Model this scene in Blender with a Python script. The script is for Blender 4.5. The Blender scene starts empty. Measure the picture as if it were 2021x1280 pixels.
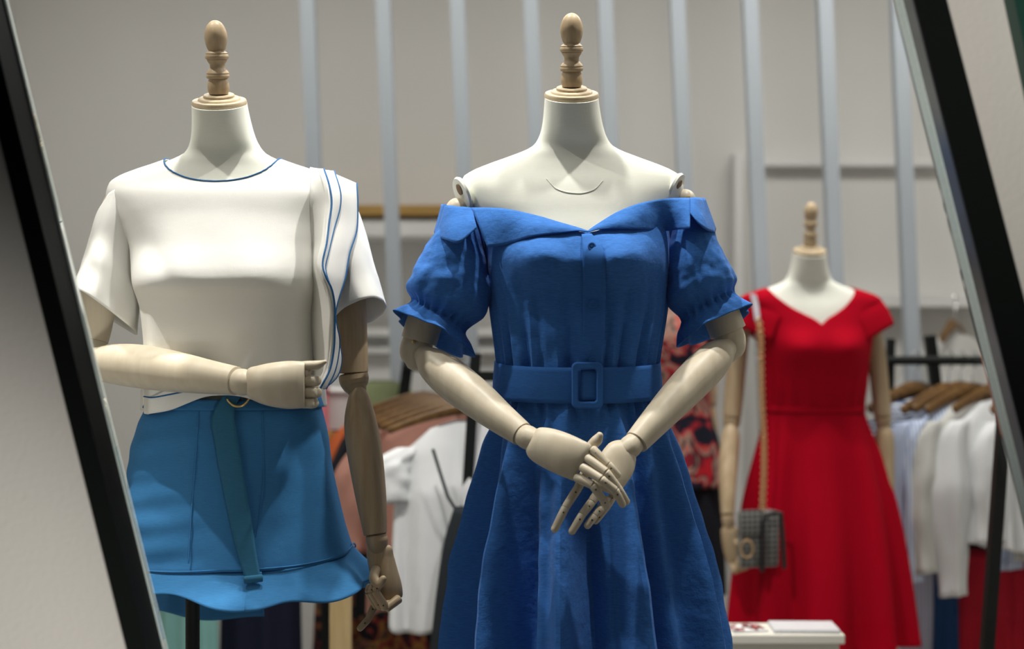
import bpy, bmesh, math, random
import numpy as np
from mathutils import Vector, Matrix, noise
random.seed(7)
SC = bpy.context.scene
COL = SC.collection
PI = math.pi
F = 2807.0            # focal length in pixels of the 2021 px wide frame
CX, CY, CZ = 1010.5, 640.0, 1.30

# ---------------------------------------------------------------- camera, world, lights, exposure
cam_d = bpy.data.cameras.new('camera'); cam = bpy.data.objects.new('camera', cam_d); COL.objects.link(cam)
cam_d.sensor_width = 36.0; cam_d.lens = F / 2021 * 36.0
cam.location = (0, 0, CZ); cam.rotation_euler = (PI / 2, 0, 0)
cam_d.dof.use_dof = True; cam_d.dof.focus_distance = 2.34; cam_d.dof.aperture_fstop = 2.2
cam_d.clip_start = 0.05
SC.camera = cam
SC.view_settings.view_transform = 'Standard'; SC.view_settings.look = 'None'
SC.view_settings.exposure = 0.0; SC.view_settings.gamma = 1.0
SC.view_settings.use_curve_mapping = False
W = bpy.data.worlds.new('world'); SC.world = W; W.use_nodes = True
W.node_tree.nodes['Background'].inputs[0].default_value = (0.80, 0.85, 0.90, 1)
W.node_tree.nodes['Background'].inputs[1].default_value = 0.03

def spot(name, loc, target, energy, angle, blend=0.4, size=0.03, color=(1, 0.96, 0.90)):
    d = bpy.data.lights.new(name, 'SPOT'); d.energy = energy; d.spot_size = math.radians(angle); d.spot_blend = blend
    d.shadow_soft_size = size; d.color = color
    o = bpy.data.objects.new(name, d); COL.objects.link(o); o.location = loc
    o.rotation_euler = (Vector(target) - Vector(loc)).to_track_quat('-Z', 'Y').to_euler()
    return o
def area(name, loc, target, energy, sx, sy, color=(1, 0.95, 0.88)):
    d = bpy.data.lights.new(name, 'AREA'); d.shape = 'RECTANGLE'; d.size = sx; d.size_y = sy; d.energy = energy; d.color = color
    o = bpy.data.objects.new(name, d); COL.objects.link(o); o.location = loc
    o.rotation_euler = (Vector(target) - Vector(loc)).to_track_quat('-Z', 'Y').to_euler()
    return o
# ceiling spots over the display
spot('ceiling_spot', (-1.10, 2.18, 2.95), (-0.58, 2.40, 1.35), 68, 60, 0.5)
spot('ceiling_spot', (-0.24, 2.33, 2.95), (-0.20, 2.38, 1.35), 110, 96, 0.5)
spot('ceiling_spot', (0.56, 2.31, 2.95), (0.16, 2.40, 1.35), 90, 60, 0.5)
spot('ceiling_spot', (0.70, 3.55, 2.95), (0.85, 4.0, 1.1), 45, 60, 0.6)
spot('shorts_patch_spot', (-1.0, 1.98, 2.95), (-0.605, 2.33, 1.01), 140, 9, 0.3, 0.01)  # narrow spot added to make the bright patch on the shorts
# unseen area lamps under the shop ceiling, added as room fill
area('room_fill', (-0.4, 3.75, 2.97), (-0.4, 3.75, 0), 27, 1.8, 0.6, (1, 0.97, 0.93))
area('room_fill', (1.2, 3.75, 2.97), (1.2, 3.75, 0), 27, 1.0, 0.6, (1, 0.97, 0.93))
# outside the shop: unseen spots added to brighten the shop front
spot('facade_fill_spot', (0.25, 0.45, 0.40), (-0.76, 1.8, 0.90), 104, 34, 0.9, 0.15, (1, 0.97, 0.92))
spot('facade_fill_spot', (-0.25, 0.45, 2.25), (0.84, 1.8, 1.55), 100, 36, 0.9, 0.15, (1, 0.96, 0.90))

# ---------------------------------------------------------------- pixel to place
def P(px, py, Y):
    return Vector(((px - CX) / F * Y, Y, CZ - (py - CY) / F * Y))

def hermite(xs, ys):
    xs = np.array(xs, float); ys = np.array(ys, float)
    h = np.diff(xs); dl = np.diff(ys) / h
    m = np.zeros(len(xs)); m[0] = dl[0]; m[-1] = dl[-1]
    for i in range(1, len(xs) - 1):
        if dl[i - 1] * dl[i] > 0:
            w1 = 2 * h[i] + h[i - 1]; w2 = h[i] + 2 * h[i - 1]
            m[i] = (w1 + w2) / (w1 / dl[i - 1] + w2 / dl[i])
    def f(x):
        if x <= xs[0]: return float(ys[0])
        if x >= xs[-1]: return float(ys[-1])
        i = int(np.searchsorted(xs, x, side='right')) - 1
        t = (x - xs[i]) / h[i]
        return float((2*t**3-3*t**2+1)*ys[i] + (t**3-2*t**2+t)*h[i]*m[i] + (-2*t**3+3*t**2)*ys[i+1] + (t**3-t**2)*h[i]*m[i+1])
    return f

def catmull(rows, n):
    """rows of equal-length tuples -> n rows along a Catmull-Rom curve"""
    A = np.array(rows, float); m = len(A)
    if m == 2:
        return [tuple(A[0] + (A[1] - A[0]) * i / (n - 1)) for i in range(n)]
    seg = np.linalg.norm(np.diff(A[:, :2], axis=0), axis=1) + 1e-6
    cum = np.concatenate([[0], np.cumsum(seg)])
    out = []
    for i in range(n):
        s = cum[-1] * i / (n - 1)
        k = min(int(np.searchsorted(cum, s, side='right')) - 1, m - 2)
        t = (s - cum[k]) / seg[k]
        p1, p2 = A[k], A[k + 1]
        t1 = (A[k + 1] - A[k - 1]) / (cum[k + 1] - cum[k - 1]) * seg[k] if k > 0 else (p2 - p1)
        t2 = (A[k + 2] - A[k]) / (cum[k + 2] - cum[k]) * seg[k] if k < m - 2 else (p2 - p1)
        out.append(tuple((2*t**3-3*t**2+1)*p1 + (t**3-2*t**2+t)*t1 + (-2*t**3+3*t**2)*p2 + (t**3-t**2)*t2))
    return out

# ---------------------------------------------------------------- materials
def principled(name, color, rough=0.6, metal=0.0):
    m = bpy.data.materials.new(name); m.use_nodes = True
    b = m.node_tree.nodes['Principled BSDF']
    b.inputs['Base Color'].default_value = (*color, 1); b.inputs['Roughness'].default_value = rough; b.inputs['Metallic'].default_value = metal
    return m, m.node_tree, b
def coords(nt, scale=(1, 1, 1), rot=(0, 0, 0)):
    tc = nt.nodes.new('ShaderNodeTexCoord'); mp = nt.nodes.new('ShaderNodeMapping')
    mp.inputs['Scale'].default_value = scale; mp.inputs['Rotation'].default_value = rot
    nt.links.new(tc.outputs['Object'], mp.inputs['Vector'])
    return mp.outputs['Vector']
def ramp(nt, fac, stops, interp='LINEAR'):
    r = nt.nodes.new('ShaderNodeValToRGB'); r.color_ramp.interpolation = interp
    e = r.color_ramp.elements
    while len(e) < len(stops): e.new(0.5)
    for k, (p, c) in enumerate(stops): e[k].position = p; e[k].color = (*c, 1)
    nt.links.new(fac, r.inputs['Fac']); return r.outputs['Color']
def add_bump(nt, b, height, strength, dist=0.002, prev=None):
    bp = nt.nodes.new('ShaderNodeBump'); bp.inputs['Strength'].default_value = strength; bp.inputs['Distance'].default_value = dist
    nt.links.new(height, bp.inputs['Height'])
    if prev is not None: nt.links.new(prev, bp.inputs['Normal'])
    nt.links.new(bp.outputs['Normal'], b.inputs['Normal']); return bp.outputs['Normal']
def noise_node(nt, vec, scale, detail=3, rough=0.55):
    n = nt.nodes.new('ShaderNodeTexNoise'); n.inputs['Scale'].default_value = scale; n.inputs['Detail'].default_value = detail; n.inputs['Roughness'].default_value = rough
    nt.links.new(vec, n.inputs['Vector']); return n.outputs['Fac']
def fabric(name, color, vary=0.12, weave=900, wrinkle=0.25, wscale=28, rough=0.85, sheen=0.0, sub=None):
    m, nt, b = principled(name, color, rough)
    v = coords(nt)
    slub = noise_node(nt, coords(nt, (90, 90, 900)), 1.0, 2)
    lo = tuple(c * (1 - vary) for c in color); hi = tuple(min(1, c * (1 + vary)) for c in color)
    nt.links.new(ramp(nt, slub, [(0.25, lo), (0.75, hi)]), b.inputs['Base Color'])
    w1 = noise_node(nt, v, wscale, 4, 0.5); n1 = add_bump(nt, b, w1, wrinkle, 0.008)
    w2 = noise_node(nt, v, weave, 1); add_bump(nt, b, w2, 0.25, 0.0006, n1)
    b.inputs['Specular IOR Level'].default_value = 0.15
    if sheen: b.inputs['Sheen Weight'].default_value = sheen; b.inputs['Sheen Roughness'].default_value = 0.5
    return m
def wood(name, c1, c2, rough=0.45, stretch=(55, 55, 4), contrast=(0.35, 0.7)):
    m, nt, b = principled(name, c1, rough)
    v = coords(nt, stretch)
    f = noise_node(nt, v, 1.0, 4, 0.6)
    nt.links.new(ramp(nt, f, [(contrast[0], c2), (contrast[1], c1)]), b.inputs['Base Color'])
    add_bump(nt, b, f, 0.06, 0.001)
    b.inputs['Specular IOR Level'].default_value = 0.35
    return m
def plaster(name, color, vary=0.05, bump=0.15, scale=120, rough=0.9):
    m, nt, b = principled(name, color, rough)
    v = coords(nt)
    f = noise_node(nt, v, 1.3, 3)
    lo = tuple(c * (1 - vary) for c in color); hi = tuple(min(1, c * (1 + vary)) for c in color)
    nt.links.new(ramp(nt, f, [(0.3, lo), (0.7, hi)]), b.inputs['Base Color'])
    add_bump(nt, b, noise_node(nt, v, scale, 4), bump, 0.003)
    b.inputs['Specular IOR Level'].default_value = 0.2
    return m
def simple(name, color, rough=0.5, metal=0.0, bump=0.0, scale=200, spec=0.4):
    m, nt, b = principled(name, color, rough, metal)
    v = coords(nt)
    f = noise_node(nt, v, scale, 2)
    lo = tuple(c * 0.93 for c in color); hi = tuple(min(1, c * 1.07) for c in color)
    nt.links.new(ramp(nt, f, [(0.3, lo), (0.7, hi)]), b.inputs['Base Color'])
    if bump: add_bump(nt, b, f, bump, 0.001)
    b.inputs['Specular IOR Level'].default_value = spec
    return m
def stripes(name, c1, c2, scale, axis='X', rough=0.85, duty=0.5):
    m, nt, b = principled(name, c1, rough)
    w = nt.nodes.new('ShaderNodeTexWave'); w.wave_type = 'BANDS'; w.bands_direction = axis; w.inputs['Scale'].default_value = scale; w.inputs['Distortion'].default_value = 0.6
    nt.links.new(coords(nt), w.inputs['Vector'])
    nt.links.new(ramp(nt, w.outputs['Fac'], [(duty - 0.12, c1), (duty + 0.12, c2)]), b.inputs['Base Color'])
    b.inputs['Specular IOR Level'].default_value = 0.15
    return m
def floral(name, base, spots, scale=9):
    m, nt, b = principled(name, base, 0.85)
    v = coords(nt)
    f = nt.nodes.new('ShaderNodeTexNoise'); f.inputs['Scale'].default_value = scale; f.inputs['Detail'].default_value = 2; f.inputs['Distortion'].default_value = 1.4
    nt.links.new(v, f.inputs['Vector'])
    nt.links.new(ramp(nt, f.outputs['Fac'], [(0.0, base), (0.43, base), (0.47, spots[0]), (0.55, spots[1]), (0.60, base), (0.66, spots[2]), (0.8, spots[0])]), b.inputs['Base Color'])
    b.inputs['Specular IOR Level'].default_value = 0.15
    return m
def plaid(name):
    m, nt, b = principled(name, (0.2, 0.2, 0.19), 0.8)
    v = coords(nt)
    outs = []
    for ax, s in (('X', 22), ('Z', 22)):
        w = nt.nodes.new('ShaderNodeTexWave'); w.bands_direction = ax; w.inputs['Scale'].default_value = s; nt.links.new(v, w.inputs['Vector'])
        outs.append(w.outputs['Fac'])
    mx = nt.nodes.new('ShaderNodeMath'); mx.operation = 'ADD'; nt.links.new(outs[0], mx.inputs[0]); nt.links.new(outs[1], mx.inputs[1])
    hf = nt.nodes.new('ShaderNodeMath'); hf.operation = 'MULTIPLY'; hf.inputs[1].default_value = 0.5; nt.links.new(mx.outputs[0], hf.inputs[0])
    nt.links.new(ramp(nt, hf.outputs[0], [(0.2, (0.020, 0.021, 0.020)), (0.5, (0.10, 0.10, 0.098)), (0.85, (0.30, 0.30, 0.28))]), b.inputs['Base Color'])
    return m

M = {}
M['form'] = fabric('form_jersey', (0.80, 0.81, 0.73), 0.03, 1400, 0.03, 20)
M['beech'] = wood('beech_wood', (0.58, 0.475, 0.33), (0.48, 0.375, 0.24))
M['arm_pale'] = wood('pale_beech', (0.64, 0.57, 0.445), (0.57, 0.495, 0.37), 0.42)
M['arm_tan'] = wood('tan_beech', (0.50, 0.385, 0.25), (0.38, 0.275, 0.16), 0.45)
M['dark_gap'] = simple('dark_joint_wood', (0.20, 0.13, 0.07), 0.7)  # dark brown wood of the shoulder sockets
M['pin'] = simple('steel_pin', (0.10, 0.07, 0.04), 0.4, 0.6)
M['brass'] = simple('brass', (0.75, 0.55, 0.25), 0.3, 1.0)
M['blue'] = fabric('cobalt_linen', (0.037, 0.152, 0.47), 0.20, 700, 0.40, 34, sheen=0.05)
M['blue_in'] = fabric('cobalt_linen_plain', (0.034, 0.138, 0.43), 0.12, 700, 0.15, 40)
M['teal_blue'] = fabric('blue_twill', (0.042, 0.19, 0.42), 0.10, 900, 0.10, 26)
M['teal_belt'] = fabric('petrol_webbing', (0.035, 0.155, 0.275), 0.10, 700, 0.05, 40)
M['white'] = fabric('white_jersey', (0.83, 0.825, 0.79), 0.02, 1200, 0.10, 16)
M['trim_blue'] = simple('blue_piping', (0.012, 0.115, 0.30), 0.7)
M['red'] = fabric('red_crepe', (0.38, 0.0006, 0.012), 0.10, 600, 0.10, 14)
M['red'].node_tree.nodes['Principled BSDF'].inputs['Specular IOR Level'].default_value = 0.05
M['floral'] = floral('floral_print', (0.010, 0.011, 0.022), [(0.44, 0.020, 0.028), (0.36, 0.22, 0.17), (0.42, 0.012, 0.020)], 10)
M['black_cloth'] = fabric('black_cloth', (0.012, 0.012, 0.017), 0.1)
M['white_cloth'] = fabric('white_cotton', (0.70, 0.71, 0.72), 0.02, 800, 0.25, 14)
M['offwhite_cloth'] = fabric('off_white_knit', (0.58, 0.58, 0.555), 0.05, 500, 0.3, 20)
M['rust'] = fabric('dusty_rose_cloth', (0.40, 0.20, 0.155), 0.1)
M['orange'] = fabric('orange_cloth', (0.45, 0.10, 0.03), 0.1)
M['charcoal'] = fabric('charcoal_cloth', (0.018, 0.022, 0.026), 0.2)
M['navy'] = fabric('navy_cloth', (0.012, 0.045, 0.13), 0.1)
M['dark_navy'] = fabric('midnight_cloth', (0.010, 0.012, 0.030), 0.1)
M['burgundy'] = fabric('burgundy_cloth', (0.36, 0.008, 0.022), 0.15)
M['aqua'] = fabric('aqua_cloth', (0.20, 0.42, 0.40), 0.06)
M['pink'] = fabric('pink_cloth', (0.75, 0.22, 0.25), 0.06)
M['olive'] = fabric('sage_cloth', (0.20, 0.23, 0.12), 0.1)
M['mauve'] = stripes('grey_mauve_stripes', (0.32, 0.32, 0.42), (0.45, 0.45, 0.55), 30)
M['stripe_a'] = stripes('pale_blue_stripes', (0.66, 0.72, 0.85), (0.36, 0.46, 0.72), 45)
M['stripe_b'] = stripes('blue_white_stripes', (0.74, 0.77, 0.84), (0.30, 0.42, 0.70), 28)
M['stripe_c'] = stripes('navy_white_stripes', (0.70, 0.74, 0.80), (0.05, 0.09, 0.22), 24, 'Z')
M['dark_floral'] = floral('dark_floral_print', (0.010, 0.010, 0.016), [(0.25, 0.03, 0.03), (0.35, 0.20, 0.05), (0.20, 0.09, 0.07)], 14)
M['plaid'] = plaid('grey_plaid')
M['black_metal'] = simple('black_metal', (0.007, 0.009, 0.008), 0.55, 0.0, 0.1, 400, 0.2)
M['black_frame'] = simple('black_frame_paint', (0.005, 0.0065, 0.0058), 0.6, 0.0, 0.04, 300, 0.08)
M['steel_frame'] = simple('brushed_grey_metal', (0.16, 0.17, 0.18), 0.28, 0.85, 0.0, 30)
M['pale_seal'] = simple('pale_green_glass_edge', (0.62, 0.72, 0.68), 0.4)
M['chrome'] = simple('chrome', (0.75, 0.75, 0.75), 0.18, 1.0)
M['gold'] = simple('gold_chain', (0.80, 0.55, 0.30), 0.3, 0.9)
M['leather'] = simple('black_leather', (0.016, 0.016, 0.017), 0.4, 0, 0.2, 300)
M['grey_strap'] = simple('grey_leather', (0.25, 0.23, 0.26), 0.5)
M['hanger'] = wood('walnut_hanger', (0.19, 0.10, 0.028), (0.09, 0.042, 0.012), 0.35, (60, 60, 60))
M['shelf_wood'] = wood('oak_shelf', (0.46, 0.29, 0.09), (0.36, 0.21, 0.055), 0.5, (4, 40, 40))
M['post_wood'] = wood('light_oak', (0.52, 0.39, 0.20), (0.42, 0.30, 0.14), 0.5)
M['bar'] = simple('grey_blue_lacquer', (0.34, 0.375, 0.41), 0.5)
M['wall'] = plaster('warm_grey_plaster', (0.68, 0.67, 0.645), 0.03, 0.05, 60)
M['panel'] = plaster('white_panel_paint', (0.74, 0.74, 0.72), 0.02, 0.03, 60)
M['facade'] = plaster('facade_plaster', (0.60, 0.575, 0.53), 0.04, 0.22, 130)
M['green'] = simple('dark_green_paint', (0.006, 0.045, 0.032), 0.5)
M['floor'] = plaster('grey_floor', (0.45, 0.43, 0.40), 0.06, 0.03, 40, 0.4)
M['plat'] = plaster('grey_platform_paint', (0.30, 0.29, 0.27), 0.03, 0.03, 40, 0.5)
M['ceil'] = plaster('ceiling_paint', (0.75, 0.74, 0.72), 0.02, 0.02, 40)
M['table'] = plaster('cream_lacquer', (0.66, 0.64, 0.57), 0.02, 0.01, 40, 0.45)
M['paper'] = simple('white_paper', (0.58, 0.58, 0.60), 0.4)
M['photo'] = floral('printed_page', (0.70, 0.68, 0.68), [(0.05, 0.03, 0.03), (0.35, 0.08, 0.07), (0.02, 0.02, 0.02)], 14)
def glass_mat():
    m = bpy.data.materials.new('window_glass'); m.use_nodes = True; nt = m.node_tree
    for n in list(nt.nodes): nt.nodes.remove(n)
    out = nt.nodes.new('ShaderNodeOutputMaterial'); mix = nt.nodes.new('ShaderNodeMixShader'); fr = nt.nodes.new('ShaderNodeFresnel'); fr.inputs['IOR'].default_value = 1.35
    tr = nt.nodes.new('ShaderNodeBsdfTransparent'); tr.inputs['Color'].default_value = (0.985, 0.992, 0.988, 1)
    gl = nt.nodes.new('ShaderNodeBsdfGlossy'); gl.inputs['Roughness'].default_value = 0.02
    nt.links.new(fr.outputs[0], mix.inputs[0]); nt.links.new(tr.outputs[0], mix.inputs[1]); nt.links.new(gl.outputs[0], mix.inputs[2]); nt.links.new(mix.outputs[0], out.inputs[0])
    return m
M['glass'] = glass_mat()

# ---------------------------------------------------------------- mesh builder
class MB:
    def __init__(s): s.v = []; s.f = []; s.mi = []; s.cur = 0
    def add(s, verts, faces):
        o = len(s.v); s.v += [tuple(v) for v in verts]
        for f in faces: s.f.append(tuple(i + o for i in f)); s.mi.append(s.cur)
        return s
    def use(s, k): s.cur = k; return s
    def loft(s, rings, closed=True, cap0=False, cap1=False):
        n = len(rings[0]); vs = [p for r in rings for p in r]; fs = []
        m = n if closed else n - 1
        for i in range(len(rings) - 1):
            for j in range(m):
                a = i * n + j; b = i * n + (j + 1) % n
                fs.append((a, b, b + n, a + n))
        if cap0: fs.append(tuple(range(n))[::-1])
        if cap1: fs.append(tuple((len(rings) - 1) * n + j for j in range(n)))
        return s.add(vs, fs)
    def grid(s, rows): return s.loft(rows, closed=False)
    def tube(s, pts, radii, n=16, round0=True, round1=True, flat=1.0, up=None):
        """tube through points; ends rounded by extra shrinking rings; flat scales the second axis"""
        pts = [Vector(p) for p in pts]; k = len(pts)
        if not hasattr(radii, '__len__'): radii = [radii] * k
        radii = list(radii)
        def tangent(i):
            return (pts[min(i + 1, k - 1)] - pts[max(i - 1, 0)]).normalized()
        T0 = tangent(0)
        ref = Vector(up) if up is not None else (Vector((0, 1, 0)) if abs(T0.y) < 0.9 else Vector((0, 0, 1)))
        N = (ref - T0 * ref.dot(T0)).normalized()
        rings = []
        for i in range(k):
            T = tangent(i); N = (N - T * N.dot(T)).normalized(); B = T.cross(N)
            def ring(c, r): return [c + (B * math.cos(2*PI*j/n) + N * math.sin(2*PI*j/n) * flat) * r for j in range(n)]
            if i == 0 and round0:
                for q in (0.02, 0.3, 0.6, 0.85): 
                    rings.append(ring(pts[0] - T * radii[0] * round0 * math.sqrt(max(0, 1 - q*q)), radii[0] * q))
            rings.append(ring(pts[i], radii[i]))
            if i == k - 1 and round1:
                for q in (0.85, 0.6, 0.3, 0.02):
                    rings.append(ring(pts[-1] + T * radii[-1] * round1 * math.sqrt(max(0, 1 - q*q)), radii[-1] * q))
        return s.loft(rings, True, True, True)
    def lathe(s, prof, origin, axis=(0, 0, 1), n=40):
        o = Vector(origin); A = Vector(axis).normalized()
        U = A.orthogonal().normalized(); V = A.cross(U)
        rings = [[o + A * h + (U * math.cos(2*PI*j/n) + V * math.sin(2*PI*j/n)) * max(r, 1e-5) for j in range(n)] for r, h in prof]
        return s.loft(rings, True, True, True)
    def box(s, lo, hi, bevel=0.0):
        bm = bmesh.new(); bmesh.ops.create_cube(bm, size=1)
        for v in bm.verts:
            v.co = Vector([(lo[k] + hi[k]) / 2 + v.co[k] * (hi[k] - lo[k]) for k in range(3)])
        if bevel: bmesh.ops.bevel(bm, geom=list(bm.edges), offset=bevel, segments=2, affect='EDGES', profile=0.5)
        s.bm(bm); return s
    def prism(s, poly, y0, y1):
        """polygon in XZ extruded in Y"""
        n = len(poly); vs = [(x, y0, z) for x, z in poly] + [(x, y1, z) for x, z in poly]
        fs = [tuple(range(n))[::-1], tuple(range(n, 2*n))] + [(i, (i+1) % n, n + (i+1) % n, n + i) for i in range(n)]
        return s.add(vs, fs)
    def ball(s, c, r, sq=(1, 1, 1), n=20):
        bm = bmesh.new(); bmesh.ops.create_uvsphere(bm, u_segments=n, v_segments=n // 2 + 2, radius=1)
        for v in bm.verts: v.co = Vector((c[0] + v.co.x * r * sq[0], c[1] + v.co.y * r * sq[1], c[2] + v.co.z * r * sq[2]))
        return s.bm(bm)
    def bm(s, bm):
        bm.verts.index_update()
        s.add([v.co[:] for v in bm.verts], [[v.index for v in f.verts] for f in bm.faces]); bm.free(); return s

LOC = {}
def link(name, me, parent=None):
    o = bpy.data.objects.new(name, me); COL.objects.link(o)
    if parent is not None: o.parent = parent
    return o
def obj(name, mb, mats, parent=None, smooth=True, solid=0.0, angle=40, label=None, off=0.0):
    """link a builder (in world coordinates) as one mesh object"""
    if not isinstance(mats, (list, tuple)): mats = [mats]
    A = np.array([tuple(v) for v in mb.v], float)
    if parent is not None: base = Vector(LOC[parent.name])
    else:
        lo = A.min(0); hi = A.max(0); base = Vector(((lo[0]+hi[0])/2, (lo[1]+hi[1])/2, lo[2]))
    A = A - np.array(base)
    me = bpy.data.meshes.new(name); me.from_pydata(A.tolist(), [], mb.f)
    for m in mats: me.materials.append(m)
    me.polygons.foreach_set('material_index', mb.mi)
    bm = bmesh.new(); bm.from_mesh(me)
    if not solid: bmesh.ops.recalc_face_normals(bm, faces=bm.faces)
    bm.to_mesh(me); bm.free()
    if smooth:
        me.polygons.foreach_set('use_smooth', [True] * len(me.polygons))
        try: me.set_sharp_from_angle(angle=math.radians(angle))
        except Exception: pass
    me.update()
    o = link(name, me, parent)
    if parent is None: o.location = base
    LOC[o.name] = tuple(base)
    if solid:
        md = o.modifiers.new('thickness', 'SOLIDIFY'); md.thickness = solid; md.offset = off
    if label: o['label'] = label
    return o
def tag(o, label, cat, group=None, kind=None):
    o['label'] = label; o['category'] = cat
    if group: o['group'] = group
    if kind: o['kind'] = kind
    return o
def thing(name, loc, label, cat, group=None):
    o = bpy.data.objects.new(name, None); COL.objects.link(o); o.location = loc; o.empty_display_size = 0.05
    LOC[o.name] = tuple(loc); return tag(o, label, cat, group)
def struct(name, mb, m, parent=None, smooth=False):
    o = obj(name, mb, m, parent, smooth)
    if parent is None: o['kind'] = 'structure'
    return o
def nz(p, s, seed=0): return noise.noise(Vector((p[0] * s + seed, p[1] * s, p[2] * s + seed * 0.37)))

# ---------------------------------------------------------------- the room
YF = 1.80          # front plane of the facade
def lineX(a, b, Z, Y=YF):
    py = CY - (Z - CZ) * F / Y
    return (a + b * py - CX) / F * Y
ZB, ZT = 0.25, 2.55
LO = lambda z: lineX(-69.4, 0.2495, z); LI = lambda z: lineX(-28, 0.2469, z)
RI = lambda z: lineX(1805, 0.250, z); RO = lambda z: lineX(1868, 0.2593, z)
b = MB(); b.box((-3.2, -2.5, -0.06), (3.2, 5.6, 0)); fl = struct('floor', b, M['floor'])
b = MB(); b.box((-3.2, 1.95, 3.0), (3.2, 5.6, 3.06)); struct('ceiling', b, M['ceil'])
b = MB(); b.box((-3.2, 5.3, 0), (3.2, 5.4, 3.0)); struct('wall_back', b, M['wall'])
b = MB(); b.box((-1.95, 1.95, 0), (-1.85, 5.3, 3.0)); struct('wall_left', b, M['wall'])
b = MB(); b.box((2.55, 1.95, 0), (2.65, 5.3, 3.0)); struct('wall_right', b, M['panel'])
b = MB()
b.prism([(-3.2, 0), (LO(ZB), 0), (LO(ZB), ZB), (LO(ZT), ZT), (LO(ZT), 3.06), (-3.2, 3.06)], YF + 0.006, 1.95)
b.prism([(RO(ZB), 0), (3.2, 0), (3.2, 3.06), (RO(ZT), 3.06), (RO(ZT), ZT), (RO(ZB), ZB)], YF + 0.006, 1.95)
b.prism([(LO(ZB), 0), (RO(ZB), 0), (RO(ZB), ZB), (LO(ZB), ZB)], YF + 0.006, 1.95)
b.prism([(LO(ZT), ZT), (RO(ZT), ZT), (RO(ZT), 3.06), (LO(ZT), 3.06)], YF + 0.006, 1.95)
struct('wall_front', b, M['facade'])
w1 = bpy.data.objects.new('window_1', None); COL.objects.link(w1); w1.location = (0, 1.85, ZB); LOC[w1.name] = (0, 1.85, ZB); w1['kind'] = 'structure'
YR = 1.885
def slant(x0, x1, y0, y1, za=ZB, zb=ZT):
    return MB().prism([(x0(za), za), (x1(za), za), (x1(zb), zb), (x0(zb), zb)], y0, y1)
obj('window_frame', slant(LO, LI, YF, YR), M['black_frame'], w1, False)
obj('window_frame', slant(RI, RO, YF, YR), M['black_frame'], w1, False)
obj('window_frame', MB().prism([(LO(ZB), ZB), (RO(ZB), ZB), (RO(ZB + .06), ZB + .06), (LO(ZB + .06), ZB + .06)], YF, YR), M['black_frame'], w1, False)
obj('window_frame', MB().prism([(LO(ZT - .06), ZT - .06), (RO(ZT - .06), ZT - .06), (RO(ZT), ZT), (LO(ZT), ZT)], YF, YR), M['black_frame'], w1, False)
sh = lambda f, d: (lambda z: f(z) + d)
obj('inner_bead', slant(LI, sh(LI, 0.0025), YF + 0.072, YR), M['pale_seal'], w1, False, label='pale bead along the left frame')
obj('metal_strip', slant(sh(RI, -0.0015), RI, YF + 0.004, YF + 0.040), M['steel_frame'], w1, False, label='grey metal strip inside the right frame')
obj('glass_edge_strip', slant(sh(RI, -0.002), RI, YF + 0.044, YF + 0.074), M['pale_seal'], w1, False, label='pale green strip inside the right frame')
obj('glass', slant(sh(LI, 0.003), sh(RI, -0.003), 1.873, 1.879, ZB + .06, ZT - .06), M['glass'], w1, False, label='clear glass pane')
b = slant(lambda z: lineX(1983, 0.212, z), lambda z: lineX(2200, 0.212, z), YF - 0.03, YF + 0.004, 0.0, 2.9); struct('trim_1', b, M['green'])
# window platform
b = MB(); b.box((-1.85, 1.96, 0), (2.55, 2.98, 0.17), 0.004)
tag(obj('display_platform', b, M['plat'], None, False), 'low grey platform under the two front mannequins', 'platform')

# ---------------------------------------------------------------- bodies
HW = [(199,52),(215,53.5),(240,57),(262,62),(278,69),(290,79),(300,98),(312,130),(325,167),(338,198),(350,215),(372,220),(400,210),(440,186),(480,168),(540,162),(600,156),(660,146),(715,138),(740,137),(790,138),(850,146),(920,150),(1000,146),(1060,130)]
CXT = [(199,1126),(300,1130),(400,1128),(480,1138),(600,1141),(740,1139),(850,1141),(1060,1141)]
DF = [(199,.046),(262,.048),(290,.050),(312,.054),(338,.064),(372,.078),(420,.092),(480,.105),(600,.100),(740,.085),(850,.080),(1000,.080),(1060,.07)]
DB = [(199,.046),(262,.050),(290,.056),(312,.066),(338,.074),(372,.085),(420,.092),(480,.095),(600,.085),(740,.075),(850,.085),(1000,.085),(1060,.07)]
YCT = [(199,.042),(262,.022),(300,.006),(350,0.0),(1060,0.0)]
SHT = [(199,.38),(240,.26),(280,.08),(310,0.0),(1060,0.0)]
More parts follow.
